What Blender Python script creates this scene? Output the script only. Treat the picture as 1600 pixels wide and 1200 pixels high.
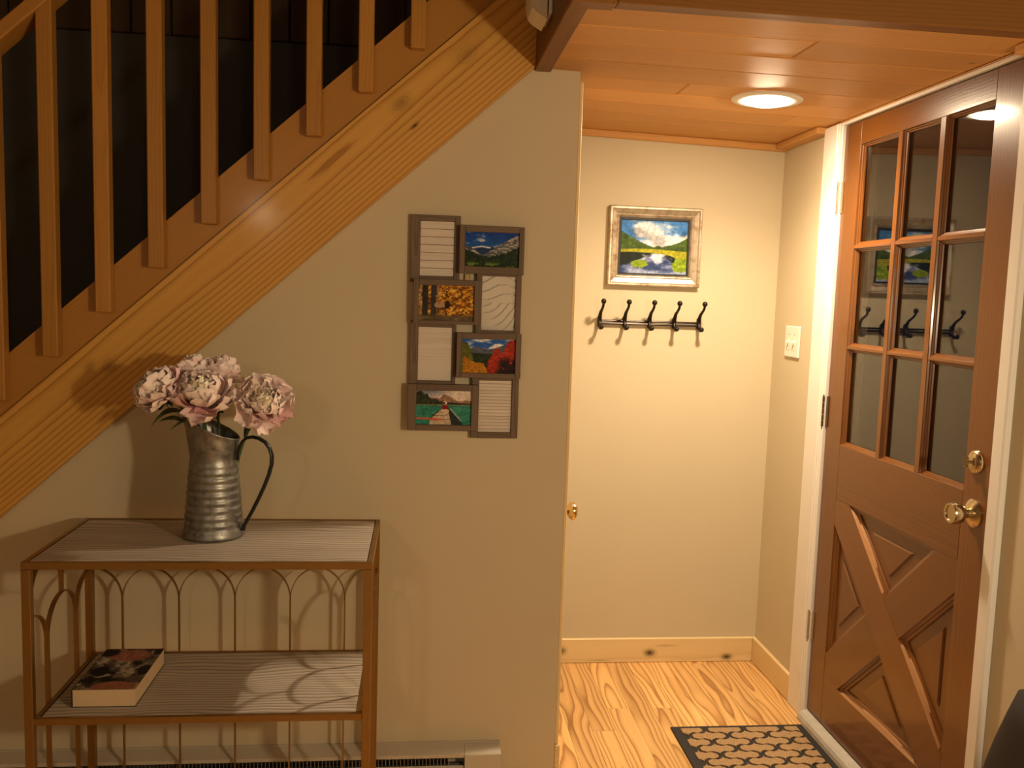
import bpy, bmesh, math, random
import numpy as np
from mathutils import Vector, Matrix
PI = math.pi
S = bpy.context.scene
for o in list(bpy.data.objects): bpy.data.objects.remove(o, do_unlink=True)
COL = S.collection

# ------------------------------------------------------------------ camera
cam = bpy.data.cameras.new('camera'); cam_o = bpy.data.objects.new('camera', cam); COL.objects.link(cam_o)
cam.sensor_fit = 'HORIZONTAL'; cam.sensor_width = 36.0; cam.lens = 1390.0/1600*36; cam.clip_start = 0.02
yaw, pitch, roll = 0.1041, -0.1017, 0.032
fw = Vector((math.sin(yaw)*math.cos(pitch), math.cos(yaw)*math.cos(pitch), math.sin(pitch)))
rt = Vector((math.cos(yaw), -math.sin(yaw), 0)); up = rt.cross(fw)
rr = rt*math.cos(roll)+up*math.sin(roll); uu = -rt*math.sin(roll)+up*math.cos(roll)
M = Matrix.Identity(4)
for i in range(3):
    M[i][0] = rr[i]; M[i][1] = uu[i]; M[i][2] = -fw[i]
M[0][3], M[1][3], M[2][3] = 0, 0, 1.4883
cam_o.matrix_world = M
S.camera = cam_o

# ------------------------------------------------------------------ world, lights, exposure
W = bpy.data.worlds.new('night'); S.world = W; W.use_nodes = True
W.node_tree.nodes['Background'].inputs[0].default_value = (0.25, 0.32, 0.5, 1)
W.node_tree.nodes['Background'].inputs[1].default_value = 0.012
def lamp(name, kind, loc, power, col, size, **kw):
    l = bpy.data.lights.new(name, kind); l.energy = power; l.color = col
    l.shadow_soft_size = size
    for k, v in kw.items(): setattr(l, k, v)
    o = bpy.data.objects.new(name, l); o.location = loc; COL.objects.link(o); return o
WARM = (1.0, 0.78, 0.50)
lamp('living_room_lamp', 'POINT', (-1.05, -0.95, 1.95), 18, WARM, 0.06)
lamp('table_lamp', 'POINT', (1.14, 0.25, 1.45), 62, WARM, 0.05)
CAN_STRENGTH = 260
lamp('recessed_flood', 'SPOT', (1.05, 2.735, 2.087), 116, (1.0, 0.77, 0.51), 0.03, spot_size=math.radians(150), spot_blend=1.0)
S.view_settings.view_transform = 'Standard'; S.view_settings.look = 'None'
S.view_settings.exposure = 0.0; S.view_settings.gamma = 1.0; S.view_settings.use_curve_mapping = False

# ------------------------------------------------------------------ materials
def lin(c):
    return tuple((x/12.92 if x <= 0.04045 else ((x+0.055)/1.055)**2.4) for x in c)
def hexc(r, g, b): return lin((r/255, g/255, b/255))
class NT:
    def __init__(s, name):
        s.m = bpy.data.materials.new(name); s.m.use_nodes = True; s.t = s.m.node_tree
        s.n = s.t.nodes; s.b = s.n['Principled BSDF']; s.out = s.n['Material Output']
    def node(s, typ, **kw):
        nd = s.n.new(typ)
        for k, v in kw.items():
            if k.startswith('i_'):
                nd.inputs[k[2:].replace('_', ' ')].default_value = v
            else: setattr(nd, k, v)
        return nd
    def link(s, a, b): s.t.links.new(a, b)
    def math(s, op, a, b=None, c=None):
        nd = s.n.new('ShaderNodeMath'); nd.operation = op
        for i, x in enumerate((a, b, c)):
            if x is None: continue
            if isinstance(x, (int, float)): nd.inputs[i].default_value = x
            else: s.link(x, nd.inputs[i])
        return nd.outputs[0]
    def vmath(s, op, a, b):
        nd = s.n.new('ShaderNodeVectorMath'); nd.operation = op
        for i, x in enumerate((a, b)):
            if isinstance(x, tuple): nd.inputs[i].default_value = x
            else: s.link(x, nd.inputs[i])
        return nd.outputs[0]
    def noise(s, vec, scale, detail=3, rough=0.5, out=0):
        nd = s.n.new('ShaderNodeTexNoise'); nd.inputs['Scale'].default_value = scale
        nd.inputs['Detail'].default_value = detail; nd.inputs['Roughness'].default_value = rough
        s.link(vec, nd.inputs['Vector']); return nd.outputs[out]
    def mix(s, fac, a, b, blend='MIX'):
        nd = s.n.new('ShaderNodeMix'); nd.data_type = 'RGBA'; nd.blend_type = blend
        for i, x in ((0, fac), (6, a), (7, b)):
            if isinstance(x, (int, float)): nd.inputs[i].default_value = x
            elif isinstance(x, tuple): nd.inputs[i].default_value = (*x[:3], 1)
            else: s.link(x, nd.inputs[i])
        return nd.outputs[2]
    def ramp(s, fac, stops, interp='LINEAR'):
        nd = s.n.new('ShaderNodeValToRGB'); cr = nd.color_ramp; cr.interpolation = interp
        while len(cr.elements) < len(stops): cr.elements.new(0.5)
        for e, (p, c) in zip(cr.elements, stops):
            e.position = p; e.color = (c, c, c, 1) if isinstance(c, (int, float)) else (*c, 1)
        s.link(fac, nd.inputs[0]); return nd.outputs[0]
    def bump(s, h, strength, dist=0.001):
        nd = s.n.new('ShaderNodeBump'); nd.inputs['Strength'].default_value = strength
        nd.inputs['Distance'].default_value = dist; s.link(h, nd.inputs['Height'])
        s.link(nd.outputs[0], s.b.inputs['Normal'])
    def base(s, c):
        if isinstance(c, tuple): s.b.inputs['Base Color'].default_value = (*c[:3], 1)
        else: s.link(c, s.b.inputs['Base Color'])
    def set(s, **kw):
        for k, v in kw.items():
            k = k.replace('_', ' ')
            if hasattr(v, 'links') or isinstance(v, bpy.types.NodeSocket): s.link(v, s.b.inputs[k])
            else: s.b.inputs[k].default_value = v

def wood(name, light, dark, freq=120, rings=0.7, wob=0.02, wscale=0.9, pith=(0.03, -0.06), fiber=0.3, var=0.25,
         rough=0.45, knots=0.0, coat=0.0, sharp=0.75, spec=0.5, fray=0.0035, spots=()):
    """growth rings cut by the board: gc = (along grain, across, depth)"""
    t = NT(name)
    gc = t.node('ShaderNodeAttribute', attribute_name='gc').outputs['Vector']
    rnd = t.node('ShaderNodeAttribute', attribute_name='rnd').outputs['Fac']
    slow = t.vmath('MULTIPLY', gc, (wscale, 3.0, 3.0))
    n1 = t.noise(slow, 1.6, 2, 0.5, 1)
    d1 = t.vmath('MULTIPLY', t.vmath('SUBTRACT', n1, (0.5, 0.5, 0.5)), (0, wob*2, wob*2))
    n2 = t.noise(t.vmath('MULTIPLY', gc, (9.0, 60.0, 60.0)), 1.0, 2, 0.5, 1)
    d2 = t.vmath('MULTIPLY', t.vmath('SUBTRACT', n2, (0.5, 0.5, 0.5)), (0, fray, fray))
    q = t.vmath('ADD', t.vmath('ADD', gc, d1), d2)
    q = t.vmath('SUBTRACT', q, (0, pith[0], pith[1]))
    q = t.vmath('MULTIPLY', q, (0, 1, 1))
    ln = t.node('ShaderNodeVectorMath', operation='LENGTH'); t.link(q, ln.inputs[0])
    r = t.math('FRACT', t.math('MULTIPLY', ln.outputs['Value'], freq))
    ring = t.ramp(r, [(0, 0.12), (0.35, 0.0), (sharp, 0.35), (0.93, 1.0), (1.0, 0.12)])
    fib = t.noise(t.vmath('MULTIPLY', gc, (7.0, 420.0, 420.0)), 1.0, 2, 0.6)
    f = t.math('MULTIPLY_ADD', ring, rings, t.math('MULTIPLY', t.math('SUBTRACT', fib, 0.42), fiber))
    big = t.noise(t.vmath('MULTIPLY', gc, (2.0, 14.0, 14.0)), 1.0, 2)
    f = t.math('ADD', f, t.math('MULTIPLY', t.math('SUBTRACT', big, 0.5), 0.35))
    fn = t.node('ShaderNodeClamp'); t.link(f, fn.inputs[0])
    c = t.mix(fn.outputs[0], light, dark)
    v = t.math('MULTIPLY_ADD', t.math('SUBTRACT', rnd, 0.5), var, 1.0)
    c = t.mix(1.0, c, v, 'MULTIPLY')
    if knots > 0:
        vo = t.node('ShaderNodeTexVoronoi', feature='F1'); vo.inputs['Scale'].default_value = 1.0
        t.link(t.vmath('MULTIPLY', gc, (3.3, 7.5, 3.3)), vo.inputs['Vector'])
        k = t.ramp(vo.outputs['Distance'], [(0.0, 1.0), (knots*0.55, 0.9), (knots, 0.35), (knots*1.6, 0.0)])
        c = t.mix(k, c, tuple(x*0.22 for x in dark))
    for (sa, sc_, sr, el, dk) in spots:
        dv_ = t.vmath('MULTIPLY', t.vmath('SUBTRACT', t.vmath('ADD', gc, t.vmath('MULTIPLY', d2, (0, 1.2, 0))), (sa, sc_, 0)), (1.0/el, 1.0, 0))
        l2 = t.node('ShaderNodeVectorMath', operation='LENGTH'); t.link(dv_, l2.inputs[0])
        k = t.ramp(t.math('DIVIDE', l2.outputs['Value'], sr*2), [(0.0, dk), (0.26, dk*0.9), (0.34, dk*0.5), (0.46, dk*0.75), (0.55, dk*0.3), (1.0, 0.0)])
        c = t.mix(k, c, tuple(x*0.14 for x in dark))
    t.base(c); t.set(Roughness=rough, Specular_IOR_Level=spec*0.6)
    if coat: t.set(Coat_Weight=coat, Coat_Roughness=0.12)
    t.bump(t.math('ADD', ring, fib), 0.12, 0.0006)
    return t.m

def plain(name, col, rough=0.5, metal=0.0, mott=0.0, mscale=30, bump=0.0, bscale=200, coat=0.0, spec=0.5):
    t = NT(name)
    tc = t.node('ShaderNodeTexCoord').outputs['Object']
    if mott:
        n = t.noise(tc, mscale, 4, 0.6)
        t.base(t.mix(n, tuple(x*(1-mott) for x in col), tuple(min(1, x*(1+mott)) for x in col)))
    else: t.base(col)
    t.set(Roughness=rough, Metallic=metal, Specular_IOR_Level=spec)
    if coat: t.set(Coat_Weight=coat, Coat_Roughness=0.1)
    if bump: t.bump(t.noise(tc, bscale, 3), bump, 0.001)
    return t.m

def vcol(name, rough=0.4, sss=0.0, spec=0.4, sheen=0.0):
    t = NT(name); a = t.node('ShaderNodeAttribute', attribute_name='col').outputs['Color']
    t.base(a); t.set(Roughness=rough, Specular_IOR_Level=spec)
    if sss: t.set(Subsurface_Weight=sss, Subsurface_Radius=(0.006, 0.004, 0.003), Subsurface_Scale=0.4)
    return t.m

def wall_mat(name, col):
    t = NT(name); tc = t.node('ShaderNodeTexCoord').outputs['Object']
    n = t.noise(tc, 2.2, 4, 0.6); f = t.noise(tc, 160, 3, 0.6)
    t.base(t.mix(n, tuple(x*0.95 for x in col), tuple(x*1.04 for x in col)))
    t.set(Roughness=0.62, Specular_IOR_Level=0.3)
    t.bump(t.math('ADD', f, t.math('MULTIPLY', t.noise(tc, 22, 2), 1.5)), 0.015, 0.0010)
    return t.m

MT = {}
MT['paint'] = wall_mat('tan_wall_paint', (0.57, 0.492, 0.343))
MT['shadow_paint'] = wall_mat('stairwell_shaded_paint', (0.045, 0.043, 0.040))  # near-black base colour carries the stairwell shade
MT['white'] = plain('white_enamel', (0.78, 0.75, 0.70), 0.35, mott=0.05, mscale=9)
MT['plastic'] = plain('ivory_plastic', (0.80, 0.77, 0.70), 0.3)
MT['pine'] = wood('knotty_pine', (.64, .35, .080), (.36, .155, .026), freq=78, rings=0.95, wob=0.016, wscale=0.5,
                  pith=(0.055, -0.055), fiber=0.25, var=0.1, rough=0.42, coat=0.08, spots=((4.69, .056, .016, 1.6, .45), (4.679, -.015, .004, 3.0, 1.0), (3.555, .053, .012, 1.3, .35), (3.596, .023, .016, 1.2, .4), (4.92, .042, .022, 1.5, .25), (5.2, -.03, .012, 1.5, .3)))
MT['base_pine'] = wood('baseboard_pine', (.78, .60, .32), (.52, .33, .13), freq=60, rings=0.35, wob=0.012, pith=(0.12, -0.2),
                  fiber=0.2, var=0.1, rough=0.4, spots=((11.157, .090, .013, 1.5, 1.0), (11.483, .070, .011, 1.7, 1.0), (10.79, .102, .014, 1.2, .9), (11.22, .12, .004, 9, .35), (10.95, .06, .003, 14, .4)))
MT['fir'] = wood('stained_fir', (.43, .205, .042), (.30, .125, .022), freq=150, rings=0.45, wob=0.02, fiber=0.35, var=0.22, rough=0.38, coat=0.15)
MT['ceil'] = wood('ceiling_fir_boards', (.62, .325, .105), (.42, .18, .045), freq=95, rings=0.35, wob=0.05, wscale=0.6, pith=(0.08, -0.12),
                  fiber=0.35, var=0.28, rough=0.5, spec=0.35, coat=0.0, knots=0.03)
MT['beam'] = wood('beam_fir', (.21, .090, .020), (.12, .046, .010), freq=110, rings=0.45, wob=0.02, fiber=0.3, var=0.15, rough=0.42)
MT['oak'] = wood('oak_floor', (.80, .48, .185), (.34, .15, .04), freq=100, rings=0.95, wob=0.035, wscale=0.8, pith=(0.0, -0.05),
                 fiber=0.3, var=0.30, rough=0.3, coat=0.3, sharp=0.7, fray=0.002)
MT['door'] = wood('walnut_stained_door', (.165, .055, .0085), (.060, .019, .0030), freq=110, rings=0.4, wob=0.02, fiber=0.45, var=0.2, rough=0.32, coat=0.6, knots=0.0)
MT['worn'] = wood('worn_door_edge', (.40, .20, .085), (.20, .085, .030), freq=300, rings=0.5, wob=0.01, fiber=0.5, var=0.2, rough=0.4, coat=0.3)
MT['grey_oak'] = wood('grey_oak_veneer', (.62, .54, .45), (.085, .060, .042), freq=66, rings=0.55, wob=0.042, wscale=1.5, pith=(0.24, -0.10),
                      fiber=0.9, var=0.1, rough=0.5, sharp=0.45, fray=0.0022)
MT['frame_wood'] = wood('weathered_frame_wood', hexc(112, 94, 78), hexc(64, 50, 40), freq=240, rings=0.5, wob=0.01, fiber=0.6, var=0.15, rough=0.6)
MT['whitewash'] = wood('whitewashed_boards', hexc(214, 204, 194), hexc(168, 152, 138), freq=190, rings=0.25, wob=0.01, fiber=0.4, var=0.1, rough=0.6, knots=0.03)
MT['gold'] = plain('brushed_gold', (0.34, 0.20, 0.068), 0.40, 0.85, mott=0.12, mscale=60)
MT['brass'] = plain('polished_brass', (0.78, 0.56, 0.26), 0.2, 1.0, mott=0.05)
MT['abrass'] = plain('antique_brass', (0.52, 0.42, 0.27), 0.24, 1.0, mott=0.08)
MT['hinge'] = plain('painted_hinge', (0.40, 0.31, 0.20), 0.35, 0.7, mott=0.3, mscale=90)
MT['oldhinge'] = plain('tarnished_hinge', (0.10, 0.065, 0.035), 0.4, 0.7, mott=0.4, mscale=90)
MT['bronze'] = plain('oil_rubbed_bronze', (0.022, 0.014, 0.010), 0.32, 0.6)
MT['black'] = plain('black_metal', (0.012, 0.012, 0.013), 0.35, 0.3)
MT['rubber'] = plain('black_rubber', (0.013, 0.013, 0.014), 0.6, bump=0.2)
MT['heater'] = plain('cream_heater_enamel', (0.52, 0.47, 0.38), 0.4)
MT['heater_dark'] = plain('heater_recess', (0.05, 0.05, 0.05), 0.5, 0.3)
MT['fin'] = plain('aluminium_fin', (0.45, 0.45, 0.44), 0.35, 0.9)
MT['paper'] = plain('book_pages', (0.64, 0.48, 0.30), 0.8, mott=0.06, mscale=200)
MT['print'] = vcol('printed_photo', 0.5, 0, 0.12)
MT['petal'] = vcol('silk_petal', 0.65, 0.12, 0.2)
MT['leaf'] = plain('silk_leaf', (0.05, 0.085, 0.03), 0.5, mott=0.3, mscale=40)
MT['stem'] = plain('green_stem', (0.06, 0.10, 0.035), 0.5)
MT['fabric'] = plain('dark_canvas', (0.02, 0.014, 0.012), 0.85, mott=0.2, bump=0.3, bscale=500)
MT['relief'] = plain('white_plaster_relief', (0.62, 0.57, 0.50), 0.6)
MT['felt'] = plain('black_liner', (0.01, 0.01, 0.01), 0.5)
def mk_coir():
    t = NT('coir_pile'); tc = t.node('ShaderNodeTexCoord').outputs['Object']
    n = t.noise(tc, 330, 3, 0.7)
    t.base(t.ramp(n, [(0.3, (.14, .085, .04)), (0.5, (.42, .27, .135)), (0.7, (.62, .44, .26))]))
    t.set(Roughness=0.95, Specular_IOR_Level=0.1); t.bump(n, 0.9, 0.004); return t.m
MT['coir'] = mk_coir()
def mk_galv():
    t = NT('galvanised_steel'); tc = t.node('ShaderNodeTexCoord').outputs['Object']
    n = t.noise(tc, 45, 5, 0.65); n2 = t.noise(tc, 140, 3)
    t.base(t.ramp(n, [(0.25, (0.11, 0.11, 0.105)), (0.5, (0.27, 0.27, 0.26)), (0.75, (0.42, 0.42, 0.40))]))
    t.set(Metallic=0.85); t.link(t.ramp(n2, [(0.2, 0.3), (0.8, 0.52)]), t.b.inputs['Roughness'])
    t.bump(n, 0.15, 0.001); return t.m
MT['galv'] = mk_galv()
def mk_silver():
    t = NT('champagne_silver_leaf'); tc = t.node('ShaderNodeTexCoord').outputs['Object']
    n = t.noise(t.vmath('MULTIPLY', tc, (1, 1, 1)), 28, 5, 0.7)
    t.base(t.ramp(n, [(0.32, (0.30, 0.20, 0.11)), (0.5, (0.55, 0.47, 0.36)), (0.7, (0.66, 0.60, 0.50))]))
    t.set(Metallic=0.75, Roughness=0.38); return t.m
MT['silver'] = mk_silver()
def mk_glass():
    t = NT('window_glass'); t.base((0.93, 0.95, 0.94)); t.set(Roughness=0.0, Transmission_Weight=1.0, IOR=1.5); return t.m
MT['glass'] = mk_glass()
def mk_emit():
    t = NT('glowing_bulb'); t.base((1, 0.9, 0.75)); t.set(Emission_Color=(1.0, 0.77, 0.51, 1), Emission_Strength=CAN_STRENGTH); return t.m
MT['bulb'] = mk_emit()

# ------------------------------------------------------------------ mesh helpers
rng = random.Random(7)
def BM():
    bm = bmesh.new(); bm.verts.layers.float_vector.new('gc'); bm.verts.layers.float.new('rnd'); bm.verts.layers.float_color.new('col'); return bm
PERM = {'x': (0, 2, 1), 'y': (1, 0, 2), 'z': (2, 0, 1), 'zx': (2, 1, 0), 'xy': (0, 1, 2)}
def box(bm, x0, x1, y0, y1, z0, z1, b=0.0, g='x', mat=None, rnd=None, off=None):
    """chamfered box; g = grain axis ('x': across z; 'y': across x; 'z': across x; 'zx': across y)"""
    x0, x1 = min(x0, x1), max(x0, x1); y0, y1 = min(y0, y1), max(y0, y1); z0, z1 = min(z0, z1), max(z0, z1)
    b = min(b, 0.45*(x1-x0), 0.45*(y1-y0), 0.45*(z1-z0))
    G = bm.verts.layers.float_vector['gc']; Rn = bm.verts.layers.float['rnd']
    c = ((x0+x1)/2, (y0+y1)/2, (z0+z1)/2); P = PERM[g]
    rv = rng.random() if rnd is None else rnd
    of = (rng.uniform(0, 40), rng.uniform(-.03, .03), rng.uniform(-.012, .012)) if off is None else off
    vs = []
    X, Y, Z = (x0, x1), (y0, y1), (z0, z1)
    def add(p):
        v = bm.verts.new(p if mat is None else mat @ Vector(p))
        l = [p[i]-c[i] for i in range(3)]
        v[G] = Vector((l[P[0]]+of[0], l[P[1]]+of[1], l[P[2]]+of[2])); v[Rn] = rv; vs.append(v); return v
    if b <= 0:
        v = [[[add((X[i], Y[j], Z[k])) for k in (0, 1)] for j in (0, 1)] for i in (0, 1)]
        for f in ((v[0][0][0], v[0][0][1], v[0][1][1], v[0][1][0]), (v[1][0][0], v[1][1][0], v[1][1][1], v[1][0][1]),
                  (v[0][0][0], v[1][0][0], v[1][0][1], v[0][0][1]), (v[0][1][0], v[0][1][1], v[1][1][1], v[1][1][0]),
                  (v[0][0][0], v[0][1][0], v[1][1][0], v[1][0][0]), (v[0][0][1], v[1][0][1], v[1][1][1], v[0][1][1])):
            bm.faces.new(f)
    else:
        for i in (0, 1):
            for j in (0, 1):
                for k in (0, 1):
                    s = (1 if i == 0 else -1, 1 if j == 0 else -1, 1 if k == 0 else -1)
                    add((X[i], Y[j]+s[1]*b, Z[k]+s[2]*b)); add((X[i]+s[0]*b, Y[j], Z[k]+s[2]*b)); add((X[i]+s[0]*b, Y[j]+s[1]*b, Z[k]))
        bmesh.ops.convex_hull(bm, input=vs)
    return vs
def prism(bm, pts, a, c, axis, g=(1, 0), off=None, rnd=None):
    """extrude a 2D polygon along axis between a and c. pts in the two other axes order (x,y,z minus axis)"""
    G = bm.verts.layers.float_vector['gc']; Rn = bm.verts.layers.float['rnd']
    rv = rng.random() if rnd is None else rnd; of = (rng.uniform(0, 40), 0, 0) if off is None else off
    def P(p, t):
        if axis == 'y': return (p[0], t, p[1])
        if axis == 'x': return (t, p[0], p[1])
        return (p[0], p[1], t)
    L = []
    for t in (a, c):
        row = []
        for p in pts:
            v = bm.verts.new(P(p, t)); al = p[0]*g[0]+p[1]*g[1]; ac = -p[0]*g[1]+p[1]*g[0]
            v[G] = Vector((al+of[0], ac+of[1], t-a+of[2])); v[Rn] = rv; row.append(v)
        L.append(row)
    n = len(pts)
    bm.faces.new(L[0]); bm.faces.new(list(reversed(L[1])))
    for i in range(n): bm.faces.new((L[0][i], L[1][i], L[1][(i+1) % n], L[0][(i+1) % n]))
def tube(bm, pts, r, n=10, sx=1.0, sy=1.0, cap=True, ref=None):
    pts = [Vector(p) for p in pts]; m = len(pts); rs = r if isinstance(r, (list, tuple)) else [r]*m
    prev = Vector(ref) if ref else None; rings = []
    for i, p in enumerate(pts):
        d = (pts[min(i+1, m-1)]-pts[max(i-1, 0)]).normalized()
        if prev is None: prev = Vector((0, 0, 1)) if abs(d.z) < 0.9 else Vector((1, 0, 0))
        u = (prev-d*prev.dot(d)).normalized(); prev = u; w = d.cross(u)
        rings.append([bm.verts.new(p+(u*math.cos(2*PI*k/n)*sx+w*math.sin(2*PI*k/n)*sy)*rs[i]) for k in range(n)])
    for i in range(m-1):
        for k in range(n): bm.faces.new((rings[i][k], rings[i][(k+1) % n], rings[i+1][(k+1) % n], rings[i+1][k]))
    if cap: bm.faces.new(list(reversed(rings[0]))); bm.faces.new(rings[-1])
def lathe(bm, prof, n=32, mat=None, warp=None):
    mat = mat or Matrix.Identity(4); rings = []
    for r, z in prof:
        if r < 1e-6: rings.append([bm.verts.new(mat @ Vector((0, 0, z)))]); continue
        row = []
        for k in range(n):
            a = 2*PI*k/n; p = Vector((r*math.cos(a), r*math.sin(a), z))
            if warp: p = warp(p)
            row.append(bm.verts.new(mat @ p))
        rings.append(row)
    for A, B in zip(rings, rings[1:]):
        for k in range(n):
            k2 = (k+1) % n
            if len(A) == 1 and len(B) == 1: continue
            if len(A) == 1: bm.faces.new((A[0], B[k2], B[k]))
            elif len(B) == 1: bm.faces.new((A[k], A[k2], B[0]))
            else: bm.faces.new((A[k], A[k2], B[k2], B[k]))
def strip(bm, pts, wvec, t=0.003):
    """flat metal strip following pts, width vector wvec, thickness t in the plane of the path"""
    w = Vector(wvec)/2; pts = [Vector(p) for p in pts]; m = len(pts); rows = []
    for i, p in enumerate(pts):
        d = (pts[min(i+1, m-1)]-pts[max(i-1, 0)]).normalized(); nrm = d.cross(w).normalized()*t/2
        rows.append([bm.verts.new(p+a) for a in (w+nrm, w-nrm, -w-nrm, -w+nrm)])
    for A, B in zip(rows, rows[1:]):
        for k in range(4): bm.faces.new((A[k], A[(k+1) % 4], B[(k+1) % 4], B[k]))
    bm.faces.new(list(reversed(rows[0]))); bm.faces.new(rows[-1])
WLOC = {}
def obj(name, bm, mat, parent=None, smooth=False, loc=None, bevel=0.0):
    bmesh.ops.recalc_face_normals(bm, faces=bm.faces)
    xs = [v.co for v in bm.verts]
    mn = Vector([min(v[i] for v in xs) for i in range(3)]); mx = Vector([max(v[i] for v in xs) for i in range(3)])
    c = Vector(loc) if loc is not None else Vector(((mn.x+mx.x)/2, (mn.y+mx.y)/2, mn.z))
    for v in bm.verts: v.co -= c
    me = bpy.data.meshes.new(name); bm.to_mesh(me); bm.free()
    if smooth:
        me.polygons.foreach_set('use_smooth', [True]*len(me.polygons))
    for m_ in (mat if isinstance(mat, list) else [mat]): me.materials.append(m_)
    o = bpy.data.objects.new(name, me); COL.objects.link(o)
    if smooth == 'auto':
        try: me.set_sharp_from_angle(angle=math.radians(38))
        except Exception: pass
    WLOC[o.name] = c
    if parent: o.parent = parent; o.location = c-WLOC[parent.name]
    else: o.location = c
    return o
def meta(o, label=None, cat=None, group=None, kind=None):
    if label: o['label'] = label
    if cat: o['category'] = cat
    if group: o['group'] = group
    if kind: o['kind'] = kind
    return o
def thing(name, loc, label, cat, group=None, kind=None):
    o = bpy.data.objects.new(name, None); COL.objects.link(o); o.location = loc; o.empty_display_size = 0.05
    WLOC[o.name] = Vector(loc); return meta(o, label, cat, group, kind)
def struct(name, bm, mat, label=None, cat=None, smooth=False):
    return meta(obj(name, bm, mat, smooth=smooth), label, cat, None, 'structure')
def dup(root, delta, label=None):
    r = root.copy(); COL.objects.link(r); r.location = Vector(root.location)+Vector(delta)
    WLOC[r.name] = Vector(r.location)
    if label: r['label'] = label
    for ch in list(root.children):
        c = ch.copy(); COL.objects.link(c); c.parent = r
        for g_ in list(ch.children):
            d = g_.copy(); COL.objects.link(d); d.parent = c
    return r
def B1(*a, **k):
    bm = BM(); box(bm, *a, **k); return bm

# ------------------------------------------------------------------ setting dimensions (metres)
ZC = 2.13            # alcove ceiling
YB = 3.451           # back wall
YW = 2.603           # stair wall
XE = 0.441           # end of the stair wall
XR = 1.411           # right wall
SL = 0.892; ANG = math.atan(SL)      # stair slope
def pine_bottom(x): return 0.818+(x+1.162)*SL
def orange_top(x): return 1.659+(x+0.705)*SL

# floor: oak strips running towards the back wall
bm = BM(); w = 0.083; x = -3.2; i = 0
while x < 1.46:
    x1 = min(x+w, 1.46); y = -3.0-rng.random()*0.8
    while y < YB:
        L = rng.uniform(0.55, 1.35); y1 = min(y+L, YB)
        if x1 > -3.2 and y1 > -3:
            box(bm, x+0.0004, x1-0.0004, max(y, -3)+0.0003, y1-0.0003, -0.02, 0.0, 0.0, 'y')
        y = y1
    x = x1
struct('floor', bm, MT['oak'], 'honey oak strip floor running toward the back wall', 'floor')

# walls
struct('wall_back', B1(0.30, 1.56, YB, YB+0.1, 0, 2.6), MT['paint'], 'tan painted back wall of the entry alcove', 'wall')
bm = BM()
poly = [(-2.05, 0.0), (XE, 0.0), (XE, ZC), (0.32, ZC), (0.29, pine_bottom(0.29)+0.04), (-2.05, pine_bottom(-2.05)+0.05)]
prism(bm, poly, YW, YW+0.09, 'y')
struct('wall_stairs', bm, MT['paint'], 'tan painted wall under the sloping stair skirt board', 'wall')
bm = BM(); box(bm, XR, XR+0.14, 2.963, YB, 0, 2.6); struct('wall_right', bm, MT['paint'], 'narrow tan wall between the back wall and the door casing', 'wall')
bm = BM(); box(bm, XR, XR+0.14, -3.0, 2.012, 0, 4.0); struct('wall_entry', bm, MT['paint'], 'tan wall right of the front door', 'wall')
bm = BM(); box(bm, XR, XR+0.14, 2.0125, 2.9625, 2.0965, 4.0); struct('wall_header', bm, MT['paint'], 'wall over the front door', 'wall')
bm = BM(); box(bm, XE-0.05, XE, YW+0.09, YB, 0, ZC); struct('wall_closet', bm, MT['paint'], 'side wall of the closet under the stairs', 'wall')
bm = BM(); box(bm, -3.3, 0.30, YB, YB+0.1, 0, 2.377); struct('wall_stairwell', bm, MT['shadow_paint'], 'stairwell wall behind the balusters, its shade put into the colour', 'wall')
bm = BM(); xx = -3.3; 
while xx < 0.3:
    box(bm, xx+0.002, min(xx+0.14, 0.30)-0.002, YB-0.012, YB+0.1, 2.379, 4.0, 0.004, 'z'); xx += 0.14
MT['shaded_panel'] = wood('shaded_wood_panelling', (.05, .028, .012), (.025, .013, .006), freq=90, rings=0.4, rough=0.5, var=0.3)  # board colour darkened to hold the shade of the stairwell
struct('wall_panelling', bm, MT['shaded_panel'], 'wood boards above the stairwell wall, darkened in colour for the shade there', 'wall')
struct('wall_left', B1(-3.3, -3.2, -3.0, YB, 0, 4.0), MT['paint'], 'far left wall of the room', 'wall')
struct('wall_front', B1(-3.3, 1.55, -3.1, -3.0, 0, 4.0), MT['paint'], 'wall behind the viewer', 'wall')
bm = BM(); yy = -3.0
while yy < 3.5:
    box(bm, -3.3, 1.55, yy+0.001, yy+0.138, 4.0, 4.03, 0.003, 'xy'); yy += 0.14
struct('ceiling_room', bm, MT['beam'], 'high wood ceiling of the room', 'ceiling')

def warp(bm):
    # the old ceiling sags a little towards the door and its boards run slightly askew
    for v in bm.verts:
        if v.co.x > 0.45:
            t = (v.co.x-0.45)/0.96; v.co.z -= 0.030*t; v.co.y -= 0.075*t*max(0.0, min(1.0, (3.45-v.co.y)/1.43))
    return bm
# alcove ceiling boards (tongue and groove), running left to right
bm = BM()
js = [2.022, 2.17, 2.322, 2.48, 2.652, 2.798, 2.952, 3.104, 3.26, YB]
butts = {1: [0.938], 4: [0.775], 6: [1.232]}
for i, (a, c) in enumerate(zip(js, js[1:])):
    ends = [0.345]+butts.get(i, [])+[XR-0.0005]
    for p, q in zip(ends, ends[1:]):
        box(bm, p+0.0008, q-0.0008, a+0.0008, c-0.0008, ZC, ZC+0.02, 0.0035, 'xy', off=(rng.uniform(0, 40), rng.uniform(-.1, .05), rng.uniform(-.02, .02)))
struct('ceiling', warp(bm), MT['ceil'], 'honey wood tongue and groove ceiling over the entry', 'ceiling')
struct('ceiling_deck', B1(0.345, XR, 2.022, YB, ZC+0.021, ZC+0.25), MT['beam'], 'loft floor above the entry ceiling', 'ceiling')

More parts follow.
